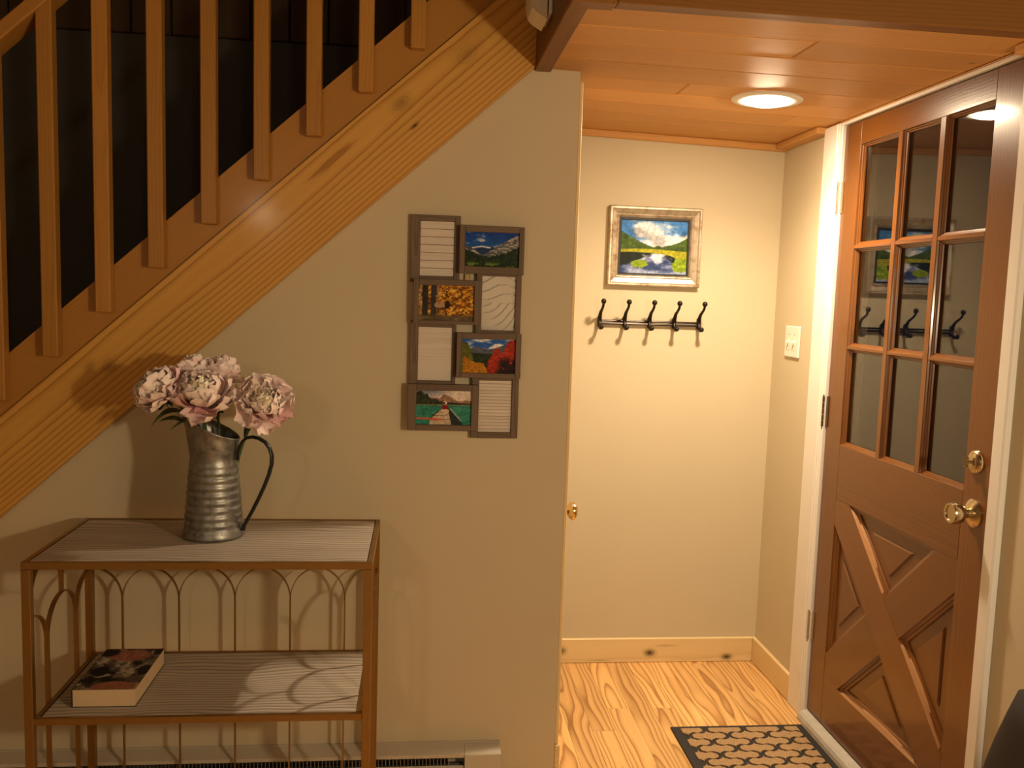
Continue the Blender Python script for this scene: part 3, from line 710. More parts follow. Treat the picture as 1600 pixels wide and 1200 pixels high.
def pic_canoe(u, v):
    img = two(sm(.7, 1.0, v)*sm(.2, .8, 1-u), (224, 206, 196), (120, 128, 146))
    mt_ = interp(u, [(.3, .8), (.42, .78), (.5, .90), (.58, .86), (.66, .78), (.75, .70), (.9, .72), (1, .72)]); img = blend(img, sm(0, .01, mt_-v), two(fbm(u, v, 16, 16, 100), (120, 92, 78), (186, 146, 120)))
    img = blend(img, sm(.42, .5, u)*sm(.68, .64, v+.1*(u-.6)), (52, 48, 44))
    tr = interp(u, [(0, .98), (.1, .94), (.25, .82), (.4, .72), (.55, .62)])+.14*(vnoise(u, v, 26, 2, 102)-.5); img = blend(img, sm(0, .03, tr-v)*sm(.56, .5, u), two(fbm(u, v, 24, 20, 104), (28, 34, 24), (70, 74, 52)))
    img = blend(img, sm(.585, .57, v), two(fbm(u, v, 6, 18, 106), (26, 96, 82), (76, 158, 140)))
    img = blend(img, sm(.02, .0, np.abs(v-.575)), (150, 150, 92))
    def poly(pts):
        inside = np.zeros_like(u, bool); n = len(pts)
        for i in range(n):
            (x1, y1), (x2, y2) = pts[i], pts[(i+1) % n]
            c1 = ((y1 > v) != (y2 > v)) & (u < (x2-x1)*(v-y1)/((y2-y1) if y2 != y1 else 1e-9)+x1); inside ^= c1
        return inside.astype(float)
    img = blend(img, poly([(.58, .50), (.86, .0), (.55, .0), (.55, .35)]), (44, 52, 52)); img = blend(img, poly([(.60, .48), (.80, .12), (.84, .12), (.62, .49)]), (150, 160, 150))
    img = blend(img, poly([(.42, .40), (.58, .40), (.64, .0), (.24, .0), (.26, .18)]), (198, 178, 152)); img = blend(img, poly([(.26, .20), (.40, .42), (.42, .40), (.28, .18)]), (66, 40, 34))
    for yy_ in (.28, .15): img = blend(img, sm(.012, .004, np.abs(v-yy_-.02*np.cos(u*9)))*sm(.20, .17, np.abs(u-.45)), (88, 74, 60))
    img = blend(img, sm(.03, .02, np.abs(v-.18+.06*u))*sm(.5, .45, u), (206, 92, 70))
    img = blend(img, 1*(((u-.52)/.055)**2+((v-.50)/.10)**2 < 1), (140, 30, 44)); img = blend(img, 1*(((u-.52)/.075)**2+((v-.405)/.05)**2 < 1), (214, 196, 170))
    img = blend(img, 1*(((u-.52)/.035)**2+((v-.64)/.055)**2 < 1), (224, 214, 196)); img = blend(img, 1*(((u-.505)/.022)**2+((v-.635)/.03)**2 < 1), (70, 34, 30))
    return img
def pic_book(u, v):
    n = fbm(u, v, 5, 6, 120); img = two(sm(.35, .65, n), (26, 22, 20), (118, 104, 92))
    img = blend(img, sm(.52, .66, fbm(u, v, 7, 9, 124)), (176, 162, 142))
    e = 1-np.sqrt(((u-.5)/.4)**2+((v-.82)/.16)**2); img = blend(img, sm(0, .2, e), two(fbm(u, v, 12, 12, 126), (140, 84, 70), (176, 118, 96)))
    e = 1-np.sqrt(((u-.62)/.4)**2+((v-.06)/.14)**2); img = blend(img, sm(0, .2, e), (160, 104, 78))
    for cx, cy, rx, ry in ((.72, .62, .09, .06), (.22, .42, .16, .14), (.92, .45, .12, .14), (.1, .9, .2, .12), (.95, .92, .1, .1)):
        e = 1-np.sqrt(((u-cx)/rx)**2+((v-cy)/ry)**2); img = blend(img, sm(0, .3, e), (18, 18, 18))
    img = blend(img, sm(.975, .985, v), (120, 40, 40))
    return img
def picture(name, fn, O, U, V, nu, nv, parent, mat='print', label=None):
    """flat print: corner O, edge vectors U and V; colours painted per vertex"""
    O, U, V = Vector(O), Vector(U), Vector(V)
    uu_, vv_ = np.meshgrid(np.linspace(0, 1, nu), np.linspace(0, 1, nv), indexing='ij')
    img = fn(uu_, vv_)*(0.78+0.44*fbm(uu_, vv_, 34, 26, 200, 3))[..., None]; img = np.clip(img, 0, 1); img = np.where(img <= 0.04045, img/12.92, ((img+0.055)/1.055)**2.4)
    c = O+(U+V)/2; base = O-c
    co = np.array(base)[None, None]+uu_[..., None]*np.array(U)+vv_[..., None]*np.array(V)
    idx = np.arange(nu*nv).reshape(nu, nv)
    f = np.stack([idx[:-1, :-1], idx[1:, :-1], idx[1:, 1:], idx[:-1, 1:]], -1).reshape(-1, 4)
    me = bpy.data.meshes.new(name); me.from_pydata(co.reshape(-1, 3).tolist(), [], f.tolist())
    a = me.attributes.new('col', 'FLOAT_COLOR', 'POINT')
    a.data.foreach_set('color', np.concatenate([img.reshape(-1, 3), np.ones((nu*nv, 1))], 1).astype(np.float32).ravel())
    me.materials.append(MT[mat]); o = bpy.data.objects.new(name, me); COL.objects.link(o)
    WLOC[o.name] = c; o.parent = parent; o.location = c-WLOC[parent.name]
    return meta(o, label)

# ------------------------------------------------------------------ framed landscape in the alcove
px0, px1, pz0, pz1 = 0.717, 1.086, 1.532, 1.839
fp = thing('framed_picture', ((px0+px1)/2, YB-0.01, pz0), 'silver framed mountain lake print above the coat hooks', 'framed picture')
bm = BM()
prof = [(0.0, 0.0), (0.0, 0.020), (0.004, 0.026), (0.010, 0.026), (0.014, 0.022), (0.030, 0.016), (0.034, 0.018), (0.038, 0.016), (0.044, 0.008), (0.044, 0.0)]
rws = []
for d_, hh in prof:
    rws.append([bm.verts.new((x_, YB-0.001-hh, z_)) for x_, z_ in ((px0+d_, pz0+d_), (px1-d_, pz0+d_), (px1-d_, pz1-d_), (px0+d_, pz1-d_))])
for Ra, Rb in zip(rws, rws[1:]):
    for k in range(4): bm.faces.new((Ra[k], Ra[(k+1) % 4], Rb[(k+1) % 4], Rb[k]))
obj('frame', bm, MT['silver'], fp)
bm = BM()
for a in ((px0+.0435, px0+.052, pz0+.0435, pz1-.0435), (px1-.052, px1-.0435, pz0+.0435, pz1-.0435), (px0+.052, px1-.052, pz0+.0435, pz0+.050), (px0+.052, px1-.052, pz1-.052, pz1-.0435)):
    box(bm, a[0], a[1], YB-0.010, YB-0.001, a[2], a[3], 0.001)
obj('liner', bm, MT['felt'], fp)
picture('print', pic_lake, (px0+.05, YB-0.005, pz0+.048), (px1-px0-.1, 0, 0), (0, 0, pz1-pz0-.099), 150, 120, fp)

# ------------------------------------------------------------------ coat rack
hk = thing('coat_rack', (0.9, YB, 1.36), 'dark bronze coat rack with five double hooks on the back wall', 'coat rack')
bm = BM()
for z_ in (1.3935, 1.383): tube(bm, [(0.690, YB-0.012, z_), (1.104, YB-0.012, z_)], 0.0042, 8)
obj('rail', bm, MT['bronze'], hk, 'auto')
for k in range(5):
    x_ = 0.6955+0.0998*k
    bm = BM()
    box(bm, x_-0.006, x_+0.006, YB-0.010, YB-0.0005, 1.368, 1.412, 0.003)
    tube(bm, [(x_, YB-0.012, 1.375), (x_, YB-0.016, 1.395), (x_, YB-0.020, 1.412), (x_, YB-0.034, 1.428), (x_, YB-0.058, 1.440), (x_, YB-0.074, 1.450), (x_, YB-0.080, 1.462)],
         [0.008, 0.0082, 0.0078, 0.0066, 0.0058, 0.0052, 0.005], 10, 1.0, 0.8)
    tube(bm, [(x_, YB-0.014, 1.392), (x_, YB-0.020, 1.374), (x_, YB-0.034, 1.363), (x_, YB-0.048, 1.366)], [0.0075, 0.007, 0.006, 0.005], 10)
    for yy_, zz_, r_ in ((YB-0.080, 1.469, 0.0105), (YB-0.053, 1.369, 0.0098)):
        bmesh.ops.create_uvsphere(bm, u_segments=16, v_segments=10, radius=r_, matrix=Matrix.Translation((x_, yy_, zz_)))
    obj('hook', bm, MT['bronze'], hk, 'auto')

# ------------------------------------------------------------------ collage frame on the stair wall
cf = thing('collage_frame', (0.128, YW, 1.06), 'grey wood collage frame of eight openings on the stair wall', 'photo frame')
def fr(o, i, front, back, hor):
    bm = BM(); x0, x1, z0, z1 = o; a0, a1, c0, c1 = i
    for (bx0, bx1, bz0, bz1, g) in ((x0, a0, z0, z1, 'z'), (a1, x1, z0, z1, 'z'), (a0, a1, z0, c0, 'x'), (a0, a1, c1, z1, 'x')):
        box(bm, bx0, bx1, front, back, bz0, bz1, 0.0012, g)
    box(bm, a0-0.001, a1+0.001, back-0.005, back-0.001, c0-0.001, c1+0.001)
    return obj('frame', bm, MT['frame_wood'], cf)
FL, BL, FP, BP = 2.562, 2.5835, 2.584, YW-0.0005
def boards(fr_, i, n, depth, gap=0.0012):
    bm = BM(); a0, a1, c0, c1 = i; hh = (c1-c0)/n
    for k in range(n): box(bm, a0+.0002, a1-.0002, depth, depth+0.003, c0+hh*k+gap/2, c0+hh*(k+1)-gap/2, 0.0005, 'x')
    return obj('board_insert', bm, MT['whitewash'], fr_)
A_ = (-.0065, .0915, 1.530, 1.6865); f_ = fr((-.034, .108, 1.512, 1.703), A_, FP, BP, 0); boards(f_, A_, 7, FP+0.006); meta(f_, 'frame with white shiplap insert, top left')
B_ = (.121, .2765, 1.5615, 1.659); f_ = fr((.105, .2915, 1.540, 1.6765), B_, FL, BL, 1); picture('photo', pic_mountain, (B_[0], FL+.009, B_[2]), (B_[1]-B_[0], 0, 0), (0, 0, B_[3]-B_[2]), 120, 80, f_); meta(f_, 'frame with blue mountain photo')
C_ = (-.0075, .1515, 1.4035, 1.504); f_ = fr((-.0225, .1685, 1.3935, 1.521), C_, FL, BL, 1); picture('photo', pic_elk, (C_[0], FL+.009, C_[2]), (C_[1]-C_[0], 0, 0), (0, 0, C_[3]-C_[2]), 120, 80, f_); meta(f_, 'frame with an elk among autumn trees')
D_ = (.1745, .272, 1.379, 1.535); f_ = fr((.158, .289, 1.368, 1.545), D_, FP, BP, 0); meta(f_, 'frame with white leaf relief')
bm = BM(); nx, nz = 40, 64; grid = []
for a in range(nx+1):
    col_ = []
    for b_ in range(nz+1):
        u_, v_ = a/nx, b_/nz
        ph = v_*7.2+0.9*math.sin(u_*3.0+v_*2.5)+(1.3*u_*u_ if v_ > .5 else -1.4*u_)
        s_ = ph-math.floor(ph)
        col_.append(bm.verts.new((D_[0]+(D_[1]-D_[0])*u_, FP+0.012-0.0085*(s_**0.6), D_[2]+(D_[3]-D_[2])*v_)))
    grid.append(col_)
for a in range(nx):
    for b_ in range(nz): bm.faces.new((grid[a][b_], grid[a+1][b_], grid[a+1][b_+1], grid[a][b_+1]))
obj('relief_insert', bm, MT['relief'], f_, True)
E_ = (-.0065, .092, 1.2275, 1.3835); f_ = fr((-.030, .103, 1.212, 1.4005), E_, FP, BP, 0); boards(f_, E_, 1, FP+0.006); meta(f_, 'frame with plain white insert')
F_ = (.1195, .275, 1.2545, 1.3535); f_ = fr((.104, .2915, 1.2405, 1.371), F_, FL, BL, 1); picture('photo', pic_autumn, (F_[0], FL+.009, F_[2]), (F_[1]-F_[0], 0, 0), (0, 0, F_[3]-F_[2]), 120, 80, f_); meta(f_, 'frame with red autumn mountain photo')
G_ = (-.008, .1515, 1.1015, 1.201); f_ = fr((-.033, .171, 1.0845, 1.2195), G_, FL, BL, 1); picture('photo', pic_canoe, (G_[0], FL+.009, G_[2]), (G_[1]-G_[0], 0, 0), (0, 0, G_[3]-G_[2]), 120, 80, f_); meta(f_, 'frame with a canoe on a green lake')
H_ = (.1735, .2705, 1.0785, 1.2315); f_ = fr((.152, .2905, 1.061, 1.2465), H_, FP, BP, 0); boards(f_, H_, 16, FP+0.006, 0.0007); meta(f_, 'frame with fine white slat insert, bottom right')
hg = obj('hanger', B1(0.1235, 0.139, YW-0.009, YW-0.0008, 1.517, 1.5385, 0.001), MT['brass'], cf); meta(hg, 'brass hanger tab')
bm = BM(); box(bm, 0.119, 0.145, YW-0.012, YW-0.0008, 1.509, 1.5195, 0.001); obj('hanger_foot', bm, MT['felt'], cf)

# ------------------------------------------------------------------ baseboard heater
ht = thing('baseboard_heater', (-0.6, YW-0.03, 0), 'cream baseboard heater along the floor behind the console table', 'heater')
hx0, hx1 = -2.0, 0.268
bm = BM(); prism(bm, [(YW-0.0005, 0.003), (YW-0.0005, 0.118), (YW-0.006, 0.118), (YW-0.006, 0.003)], hx0, 0.27, 'x'); obj('back_plate', bm, MT['heater'], ht)
bm = BM(); prism(bm, [(YW-0.0065, 0.116), (YW-0.0065, 0.113), (2.546, 0.105), (2.546, 0.097), (2.542, 0.096), (2.541, 0.107)], hx0, 0.158, 'x'); obj('hood', bm, MT['heater'], ht)
bm = BM(); prism(bm, [(2.545, 0.002), (2.541, 0.004), (2.541, 0.060), (2.550, 0.068), (2.552, 0.066), (2.545, 0.058)], hx0, 0.158, 'x'); obj('front_panel', bm, MT['heater'], ht)
bm = BM(); prism(bm, [(YW-0.0065, 0.001), (YW-0.0065, 0.116), (2.540, 0.109), (2.538, 0.106), (2.538, 0.001)], 0.159, hx1, 'x'); obj('end_cap', bm, MT['heater'], ht)
bm = BM(); xx = hx0+0.02
while xx < 0.12: box(bm, xx, xx+0.0012, 2.553, 2.594, 0.030, 0.088); xx += 0.011
meta(obj('fins', bm, MT['fin'], ht), kind='stuff')
bm = BM(); tube(bm, [(hx0+0.01, 2.574, 0.058), (0.15, 2.574, 0.058)], 0.008, 10); obj('pipe', bm, MT['heater_dark'], ht)

# ------------------------------------------------------------------ console table
cx0, cx1, cy0, cy1, czt, czs = -0.915, -0.104, 2.119, 2.531, 0.829, 0.447
ct = thing('console_table', ((cx0+cx1)/2, (cy0+cy1)/2, 0), 'gold metal console table with grey wood top and arched sides under the stairs', 'console table')
pw = 0.020
for x_ in (cx0, cx1-pw):
    for y_ in (cy0, cy1-pw):
        obj('leg', B1(x_, x_+pw, y_, y_+pw, 0, czt-0.018, 0.0008, 'z'), MT['gold'], ct)
def rim(z0, z1, ax0, ax1, ay0, ay1, w_, name):
    bm = BM()
    box(bm, ax0, ax1, ay0, ay0+w_, z0, z1, 0.0008); box(bm, ax0, ax1, ay1-w_, ay1, z0, z1, 0.0008)
    box(bm, ax0, ax0+w_, ay0+w_, ay1-w_, z0, z1, 0.0008); box(bm, ax1-w_, ax1, ay0+w_, ay1-w_, z0, z1, 0.0008)
    return obj(name, bm, MT['gold'], ct)
rim(czt-0.0175, czt, cx0, cx1, cy0, cy1, 0.012, 'top_frame')
obj('table_top', B1(cx0+0.0145, cx1-0.0145, cy0+0.0145, cy1-0.0145, czt-0.016, czt-0.001, 0.0008, 'xy', off=(5.0, 0.03, 0)), MT['grey_oak'], ct)
rim(czs-0.017, czs, cx0+0.0185, cx1-0.0205, cy0+0.001, cy1-0.013, 0.012, 'shelf_frame')
obj('shelf', B1(cx0+0.034, cx1-0.036, cy0+0.0155, cy1-0.028, czs-0.0155, czs-0.001, 0.0008, 'xy', off=(8.6, -0.06, 0)), MT['grey_oak'], ct)
rim(0.02, 0.036, cx0+pw, cx1-pw, cy0+0.001, cy1-0.001, 0.012, 'base_frame')
def arches(n, W0, W1, place, wvec, name):
    """two interlaced rows of arches; place(s, z) -> point; n stems between the posts"""
    half = (W1-W0)/(2*n); bm = BM()
    zA, aA = 0.722, 0.088   # upper row springs
    zB_, aB = 0.596, 0.092
    def arc(s0, s1, z0, hgt):
        pts = [place(s0+(s1-s0)*(1-math.cos(PI/2*j/10)), z0+hgt*math.sin(PI/2*j/10)) for j in range(11)]
        strip(bm, pts, wvec, 0.0024)
    for k in range(n+1):          # lower row springs at odd stems, apex at even stems
        for sg in (-1, 1):
            s_ap = W0+half*2*k
            if k*2+sg < 0 or k*2+sg > 2*n: continue
            s_sp = s_ap+sg*half
            arc(s_sp, s_ap, zB_, aB)          # lower arches
            arc(s_ap, s_sp, zA, aA)           # upper arches (offset by half)
        if 0 < k < n: strip(bm, [place(W0+half*2*k, zB_+aB), place(W0+half*2*k, zA)], wvec, 0.0034)
    for k in range(n):
        s_ = W0+half*(2*k+1)
        strip(bm, [place(s_, 0.036), place(s_, zB_)], wvec, 0.0040)
    obj(name, bm, MT['gold'], ct)
arches(5, cx0+pw, cx1-pw, lambda s, z: (s, cy1-0.008, z), (0, 0.010, 0), 'back_lattice')
arches(2, cy0+pw, cy1-pw, lambda s, z: (cx0+0.010, s, z), (0.012, 0, 0), 'side_lattice')
arches(2, cy0+pw, cy1-pw, lambda s, z: (cx1-0.010, s, z), (0.012, 0, 0), 'side_lattice')

# ------------------------------------------------------------------ book on the shelf
bk = thing('book', (-0.715, 2.24, czs), 'thick paperback book lying on the console shelf', 'book')
BX, BY, BL_, BT = 0.149, 2.177, 0.250, 0.045
obj('page_block', B1(-0.8275+.001, -0.8275+BX-.001, BY+.0005, BY+BL_-.001, czs+0.0012, czs+BT-0.0014, 0.0006), MT['paper'], bk)
bm = BM(); box(bm, -0.8275, -0.8275+BX, BY, BY+BL_, czs+0.0001, czs+0.0011); box(bm, -0.8292, -0.8277, BY, BY+BL_, czs+0.0001, czs+BT, 0.0003)
obj('cover', bm, plain('dark_book_board', (0.03, 0.02, 0.018), 0.4), bk)
bm = BM(); box(bm, -0.8275, -0.8275+BX, BY, BY+BL_, czs+BT-0.0013, czs+BT-0.0004); fcv = obj('front_cover', bm, plain('cover_edge', (0.3, 0.22, 0.16), 0.5), bk)
picture('cover_art', pic_book, (-0.8275, BY, czs+BT), (BX, 0, 0), (0, BL_, 0), 90, 120, fcv)

# ------------------------------------------------------------------ galvanised pitcher
PX, PY, PZ = -0.531, 2.360, czt
pt = thing('pitcher', (PX, PY, PZ), 'ribbed galvanised steel pitcher with black handle on the console table', 'pitcher')
def rim_slant(p):
    t = max(0.0, min(1.0, (p.z-0.215)/0.05))
    lift = 0.022-0.030*(p.x/0.066)          # spout side (left) high
    sp = 1+0.10*t*max(0, -p.x/0.066)**3
    return Vector((p.x*sp-0.002*t, p.y, p.z+t*lift))
prof = [(0, 0.001), (0.072, 0.001), (0.0785, 0.003), (0.0795, 0.008), (0.0775, 0.013)]
z = 0.013; 
for j in range(9):
    for q in range(6):
        a = q/6; zz = 0.020+j*0.0195+a*0.0195
        rb = 0.0775-(zz/0.205)*0.0165
        prof.append((rb+(0.0012 if j < 8 else 0.0006)*math.cos(2*PI*a), zz))
prof += [(0.0605, 0.198), (0.0598, 0.206), (0.0600, 0.214), (0.0612, 0.222), (0.0632, 0.236), (0.0655, 0.252), (0.0670, 0.262), (0.0682, 0.2635), (0.0685, 0.266), (0.0672, 0.268), (0.0655, 0.2665),
         (0.0640, 0.252), (0.0595, 0.222), (0.0580, 0.206), (0.066, 0.1), (0.074, 0.02), (0, 0.015)]
bm = BM(); lathe(bm, prof, 56, Matrix.Translation((PX, PY, PZ)), rim_slant); obj('body', bm, MT['galv'], pt, True)
bm = BM()
hp = [(0.0655, 0.205), (0.0665, 0.225), (0.070, 0.240), (0.078, 0.254), (0.091, 0.264), (0.106, 0.267), (0.123, 0.264), (0.140, 0.255), (0.152, 0.240), (0.158, 0.220), (0.1575, 0.198), (0.150, 0.170), (0.138, 0.139), (0.123, 0.106), (0.106, 0.072), (0.092, 0.046), (0.083, 0.030), (0.0805, 0.018)]
hd = Vector((1, -0.22, 0)).normalized()
tube(bm, [(PX+hd.x*a, PY+hd.y*a, PZ+c) for a, c in hp], 0.0068, 12, 0.55, 1.0, ref=(1, 0, 0))
meta(obj('handle', bm, MT['black'], pt, True), 'black handle')
for q in (0.207, 0.030):
    r_ = 0.0615 if q > 0.1 else 0.0775; bm = BM()
    bmesh.ops.create_uvsphere(bm, u_segments=10, v_segments=6, radius=0.004, matrix=Matrix.Translation((PX+hd.x*(r_+.003), PY+hd.y*(r_+.003), PZ+q)))
    obj('rivet', bm, MT['black'], pt, True)

# ------------------------------------------------------------------ peonies
def petal(bm, base, out, upv, length, width, cup, curl, ruf, cols, seed):
    """one ruffled petal; out = radial direction, upv = flower axis"""
    CL = bm.verts.layers.float_color['col']
    r_ = random.Random(seed); side = upv.cross(out).normalized()
    nu, nv = 11, 7; ph = r_.uniform(0, 6); ph2 = r_.uniform(0, 6); g_ = []
    for i in range(nv+1):
        t = i/nv; row = []
        wprof = width*(0.30+0.70*math.sin(PI*min(1, t*0.62+0.06)))*(1 if t < 0.85 else 1-0.32*((t-0.85)/0.15)**2)
        ang = cup+curl*t
        # integrate the centre line
        px = pz = 0.0
        for q in range(10):
            tt = t*(q+0.5)/10; a = cup+curl*tt; px += math.cos(a)*length*t/10; pz += math.sin(a)*length*t/10
        for k in range(nu+1):
            s_ = (k/nu-0.5)*2
            notch = 1-0.05*t*t*(0.5+0.5*math.cos(s_*7+ph))
            lift = 0.28*width*s_*s_*(0.5+0.5*t)
            wv = ruf*t*t*math.sin(s_*6.0+ph)+0.75*ruf*t*t*math.sin(s_*12+ph2)
            nx_, nz_ = -math.sin(ang), math.cos(ang)
            p = base+out*((px)*notch+nx_*(lift+wv))+upv*((pz)*notch+nz_*(lift+wv))+side*(s_*wprof*0.5)
            v = bm.verts.new(p)
            f = min(1, max(0, t*1.05+0.12*math.sin(s_*5+ph)))
            c = [cols[0][j]+(cols[1][j]-cols[0][j])*f for j in range(3)]
            v[CL] = (*c, 1); row.append(v)
        g_.append(row)
    for i in range(nv):
        for k in range(nu): bm.faces.new((g_[i][k], g_[i][k+1], g_[i+1][k+1], g_[i+1][k]))
PINK, PALE, CREAM, ROSE, BUFF = hexc(248, 216, 216), hexc(253, 236, 232), hexc(255, 246, 228), hexc(244, 184, 190), hexc(252, 234, 214)
def peony(center, axis, R, seed, root, label, hot=0.2):
    center = Vector(center); axis = Vector(axis).normalized(); r_ = random.Random(seed)
    t = thing('peony', center-axis*R*0.5, label, 'flower', 'silk peonies in the pitcher')
    a0 = axis.orthogonal().normalized(); b0 = axis.cross(a0)
    bm = BM(); base = center-axis*R*0.42
    layers = [  # n, length, width, cup, curl, ruffle, base offset
        (7, 1.02, 1.00, 0.10, 0.60, 0.06, 0.00), (8, 1.04, 0.94, 0.36, 0.75, 0.068, 0.03), (8, 1.02, 0.86, 0.60, 0.95, 0.075, 0.06),
        (9, 1.00, 0.74, 0.80, 1.10, 0.075, 0.08), (10, 0.98, 0.62, 0.98, 1.30, 0.075, 0.10), (10, 0.92, 0.52, 1.12, 1.50, 0.05, 0.12), (9, 0.86, 0.44, 1.25, 1.60, 0.045, 0.14), (7, 0.78, 0.36, 1.40, 1.3, 0.04, 0.16)]
    for li, (n, L, w_, cup, curl, ruf, bo) in enumerate(layers):
        for k in range(n):
            a = 2*PI*(k+0.5*(li % 2))/n+r_.uniform(-.22, .22); out = a0*math.cos(a)+b0*math.sin(a)
            sc = r_.uniform(0.86, 1.12)
            if li < 2: cols = (PINK, PALE) if r_.random() > hot else (ROSE, PINK)
            elif li < 4: cols = (BUFF, PALE) if r_.random() > hot*0.5 else (ROSE, PALE)
            else: cols = (hexc(250, 224, 188), CREAM)
            petal(bm, base+axis*R*bo+out*R*0.05, out, axis, R*L*sc, R*w_*r_.uniform(0.85, 1.15), cup+r_.uniform(-.16, .16), curl*r_.uniform(0.7, 1.25), R*ruf, cols, r_.random())
    obj('blossom', bm, MT['petal'], t, True)
    bm = BM()
    for k in range(5):       # sepals
        a = 2*PI*k/5+r_.random(); out = a0*math.cos(a)+b0*math.sin(a)
        petal(bm, base-axis*R*0.05, out, axis, R*0.62, R*0.34, -0.25, 0.7, 0.01, (PINK, PINK), k)
    obj('sepals', bm, MT['leaf'], t, True)
    # stem into the pitcher
    root = Vector(root); p0 = base-axis*R*0.02; p1 = p0-axis*R*0.9; p2 = Vector((root.x, root.y, PZ+0.255)).lerp(p1, 0.2)
    pts = []
    ctrl = [p0, p1, Vector((root.x*0.85+p1.x*0.15, root.y*0.85+p1.y*0.15, PZ+0.245)), Vector((root.x, root.y, PZ+0.03))]
    for i in range(15):
        q = i/14; u_ = 1-q
        pts.append(ctrl[0]*u_**3+ctrl[1]*3*u_*u_*q+ctrl[2]*3*u_*q*q+ctrl[3]*q**3)
    bm = BM(); tube(bm, pts, 0.0034, 8); obj('stem', bm, MT['stem'], t, True)
    return t, pts
def leaf(t, p, d, L, w_, droop, seed):
    p = Vector(p); d = Vector(d).normalized(); side = d.cross(Vector((0, 0, 1))).normalized(); upv = side.cross(d); bm = BM(); rows_ = []
    for i in range(10):
        q = i/9; c = p+d*L*q+upv*(0.12*L*math.sin(PI*q)-droop*L*q*q); ww = w_*math.sin(PI*min(0.995, q*0.93+0.06))**0.85
        rows_.append([bm.verts.new(c+side*ww*s_*0.5+upv*abs(s_)*ww*0.22) for s_ in (-1, -0.5, 0, 0.5, 1)])
    for A1, B2 in zip(rows_, rows_[1:]):
        for k in range(4): bm.faces.new((A1[k], A1[k+1], B2[k+1], B2[k]))
    obj('leaf', bm, MT['leaf'], t, True)
t1, s1 = peony((-0.657, 2.315, 1.218), (-0.70, -0.45, 0.55), 0.074, 11, (PX-0.040, PY-0.005, 0), 'pink peony leaning out at the left of the pitcher', 0.12)
leaf(t1, s1[4], (-0.9, -0.2, -0.15), 0.085, 0.048, 0.25, 1); leaf(t1, s1[6], (-0.7, -0.3, 0.25), 0.075, 0.042, 0.1, 2)
t2, s2 = peony((-0.543, 2.300, 1.210), (0.10, -0.62, 0.78), 0.086, 12, (PX-0.008, PY-0.022, 0), 'large cream pink peony front and centre over the pitcher', 0.08)
leaf(t2, s2[4], (-0.95, -0.2, 0.0), 0.085, 0.044, 0.2, 3)
t3, s3 = peony((-0.392, 2.300, 1.192), (0.32, -0.80, 0.42), 0.080, 13, (PX+0.040, PY-0.002, 0), 'large cream peony at the right above the black handle', 0.12)
leaf(t3, s3[5], (0.55, -0.35, 0.45), 0.095, 0.050, 0.1, 4); leaf(t3, s3[6], (-0.35, -0.25, 0.85), 0.10, 0.052, 0.05, 5); leaf(t3, s3[7], (0.45, 0.2, 0.6), 0.085, 0.046, 0.2, 8)
t4, s4 = peony((-0.590, 2.395, 1.262), (-0.30, 0.25, 0.92), 0.058, 14, (PX-0.018, PY+0.026, 0), 'smaller pink peony behind the front ones, left of the two at the back', 0.15)
t5, s5 = peony((-0.515, 2.405, 1.262), (0.28, 0.10, 0.95), 0.060, 15, (PX+0.016, PY+0.028, 0), 'smaller pink peony at the back, right of the two behind the centre bloom', 0.15)
leaf(t5, s5[4], (0.8, -0.1, 0.1), 0.075, 0.032, 0.2, 6)

# ------------------------------------------------------------------ door mat
rx0, rx1, ry0, ry1 = 0.893, 1.369, 2.10, 2.884
mtg = thing('door_mat', ((rx0+rx1)/2, (ry0+ry1)/2, 0), 'black rubber door mat with tan trellis pattern at the front door', 'door mat')
obj('rubber_base', B1(rx0, rx1, ry0, ry1, 0.0003, 0.006, 0.002), MT['rubber'], mtg)
def clip(poly, lims):
    for axis, lim, sgn in lims:
        out = []
        for i in range(len(poly)):
            a, b_ = poly[i], poly[(i+1) % len(poly)]; fa, fb = (a[axis]-lim)*sgn, (b_[axis]-lim)*sgn
            if fa >= 0: out.append(a)
            if (fa < 0) != (fb < 0):
                q = fa/(fa-fb); out.append((a[0]+(b_[0]-a[0])*q, a[1]+(b_[1]-a[1])*q))
        poly = out
        if len(poly) < 3: return []
    return poly
bm = BM(); ha, hb = 0.0685, 0.0425; mg = 0.030
tile = []
for (sx_, sy_) in ((1, 1), (-1, 1), (-1, -1), (1, -1)):
    seg = []
    for i in range(12):
        q = i/12; p = Vector((ha*(1-q)*sx_, hb*q*sy_)); nrm = Vector((hb*sx_, ha*sy_)).normalized()
        seg.append(p+nrm*0.0105*math.sin(2*PI*q)+nrm*0.0022*math.sin(6*PI*q))
    if sx_*sy_ < 0: seg = [Vector((0, hb*sy_))]+list(reversed(seg[1:]))
    tile += seg
tile = [p*0.84 for p in tile]
lims = ((0, rx0+mg, 1), (0, rx1-mg, -1), (1, ry0+mg, 1), (1, ry1-mg*0.75, -1))
for r_ in range(-1, 21):
    for c_ in range(-1, 5):
        cxm = rx0+0.045+c_*2*ha+(ha if r_ % 2 else 0); cym = ry1-0.035-r_*hb
        pl = clip([(p.x+cxm, p.y+cym) for p in tile], lims)
        if len(pl) < 3: continue
        ar = abs(sum(pl[i][0]*pl[(i+1) % len(pl)][1]-pl[(i+1) % len(pl)][0]*pl[i][1] for i in range(len(pl))))/2
        if ar < 0.0002: continue
        prism(bm, pl, 0.004, 0.0105, 'z')
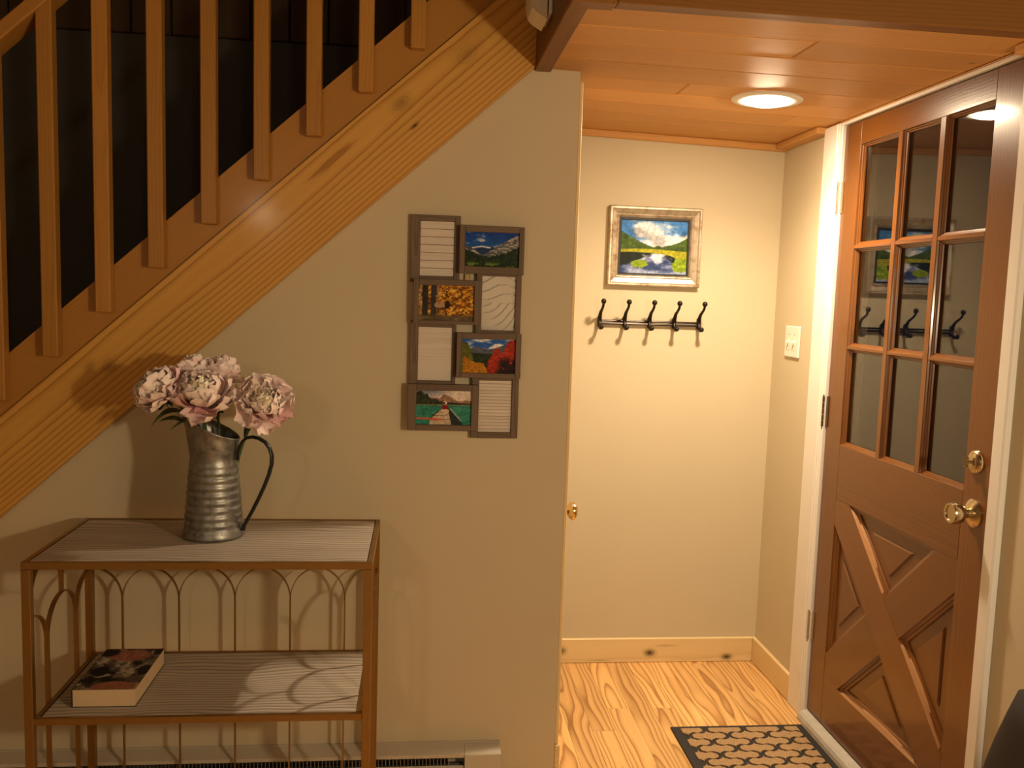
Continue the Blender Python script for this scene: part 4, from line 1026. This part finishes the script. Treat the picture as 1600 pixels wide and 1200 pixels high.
obj('coir_pattern', bm, MT['coir'], mtg)

# ------------------------------------------------------------------ white device on the loft edge board
dv = thing('door_chime', (0.308, 2.31, 2.165), 'white plastic wall device on the dark loft edge board above the stairs', 'wall device')
obj('mounting_plate', B1(0.298, 0.3078, 2.255, 2.375, 2.178, 2.43, 0.003), MT['plastic'], dv)
bm = BM(); prism(bm, [(0.2945, 2.165), (0.2945, 2.42), (0.262, 2.42), (0.252, 2.40), (0.249, 2.30), (0.252, 2.215), (0.257, 2.192), (0.268, 2.180)], 2.262, 2.368, 'y'); obj('cover', bm, MT['plastic'], dv)
bm = BM(); box(bm, 0.2945, 0.298, 2.27, 2.36, 2.20, 2.41); obj('spacer', bm, MT['felt'], dv)

# ------------------------------------------------------------------ dark bag at the right edge
bgx, bgy = 1.275, 1.52
bg = thing('tote_bag', (bgx, bgy, 0), 'dark canvas bag standing by the wall at the lower right edge', 'bag')
bm = BM(); nseg = 40; rows_ = []
for i in range(13):
    t = i/12; z_ = 0.002+0.70*t; sx_ = 0.125*(1-0.62*t**1.6)+0.004*math.sin(t*9); sy_ = 0.25*(1-0.45*t**2.2)
    row = []
    for k in range(nseg):
        a = 2*PI*k/nseg; ca, sa = math.cos(a), math.sin(a); e = 0.55
        wob_ = 1+0.025*math.sin(5*a+t*6)*t
        row.append(bm.verts.new((bgx+sx_*math.copysign(abs(ca)**e, ca)*wob_, bgy+sy_*math.copysign(abs(sa)**e, sa)*wob_, z_)))
    rows_.append(row)
for Ra, Rb in zip(rows_, rows_[1:]):
    for k in range(nseg): bm.faces.new((Ra[k], Ra[(k+1) % nseg], Rb[(k+1) % nseg], Rb[k]))
bm.faces.new(list(reversed(rows_[0]))); bm.faces.new(rows_[-1])
obj('bag_body', bm, MT['fabric'], bg, True)
for x_ in (bgx-0.035, bgx+0.035):
    bm = BM(); tube(bm, [(x_, bgy-0.08+0.16*q/12, 0.69+0.09*math.sin(PI*q/12)) for q in range(13)], 0.008, 8, 0.4, 1.0); obj('strap', bm, MT['fabric'], bg, True)
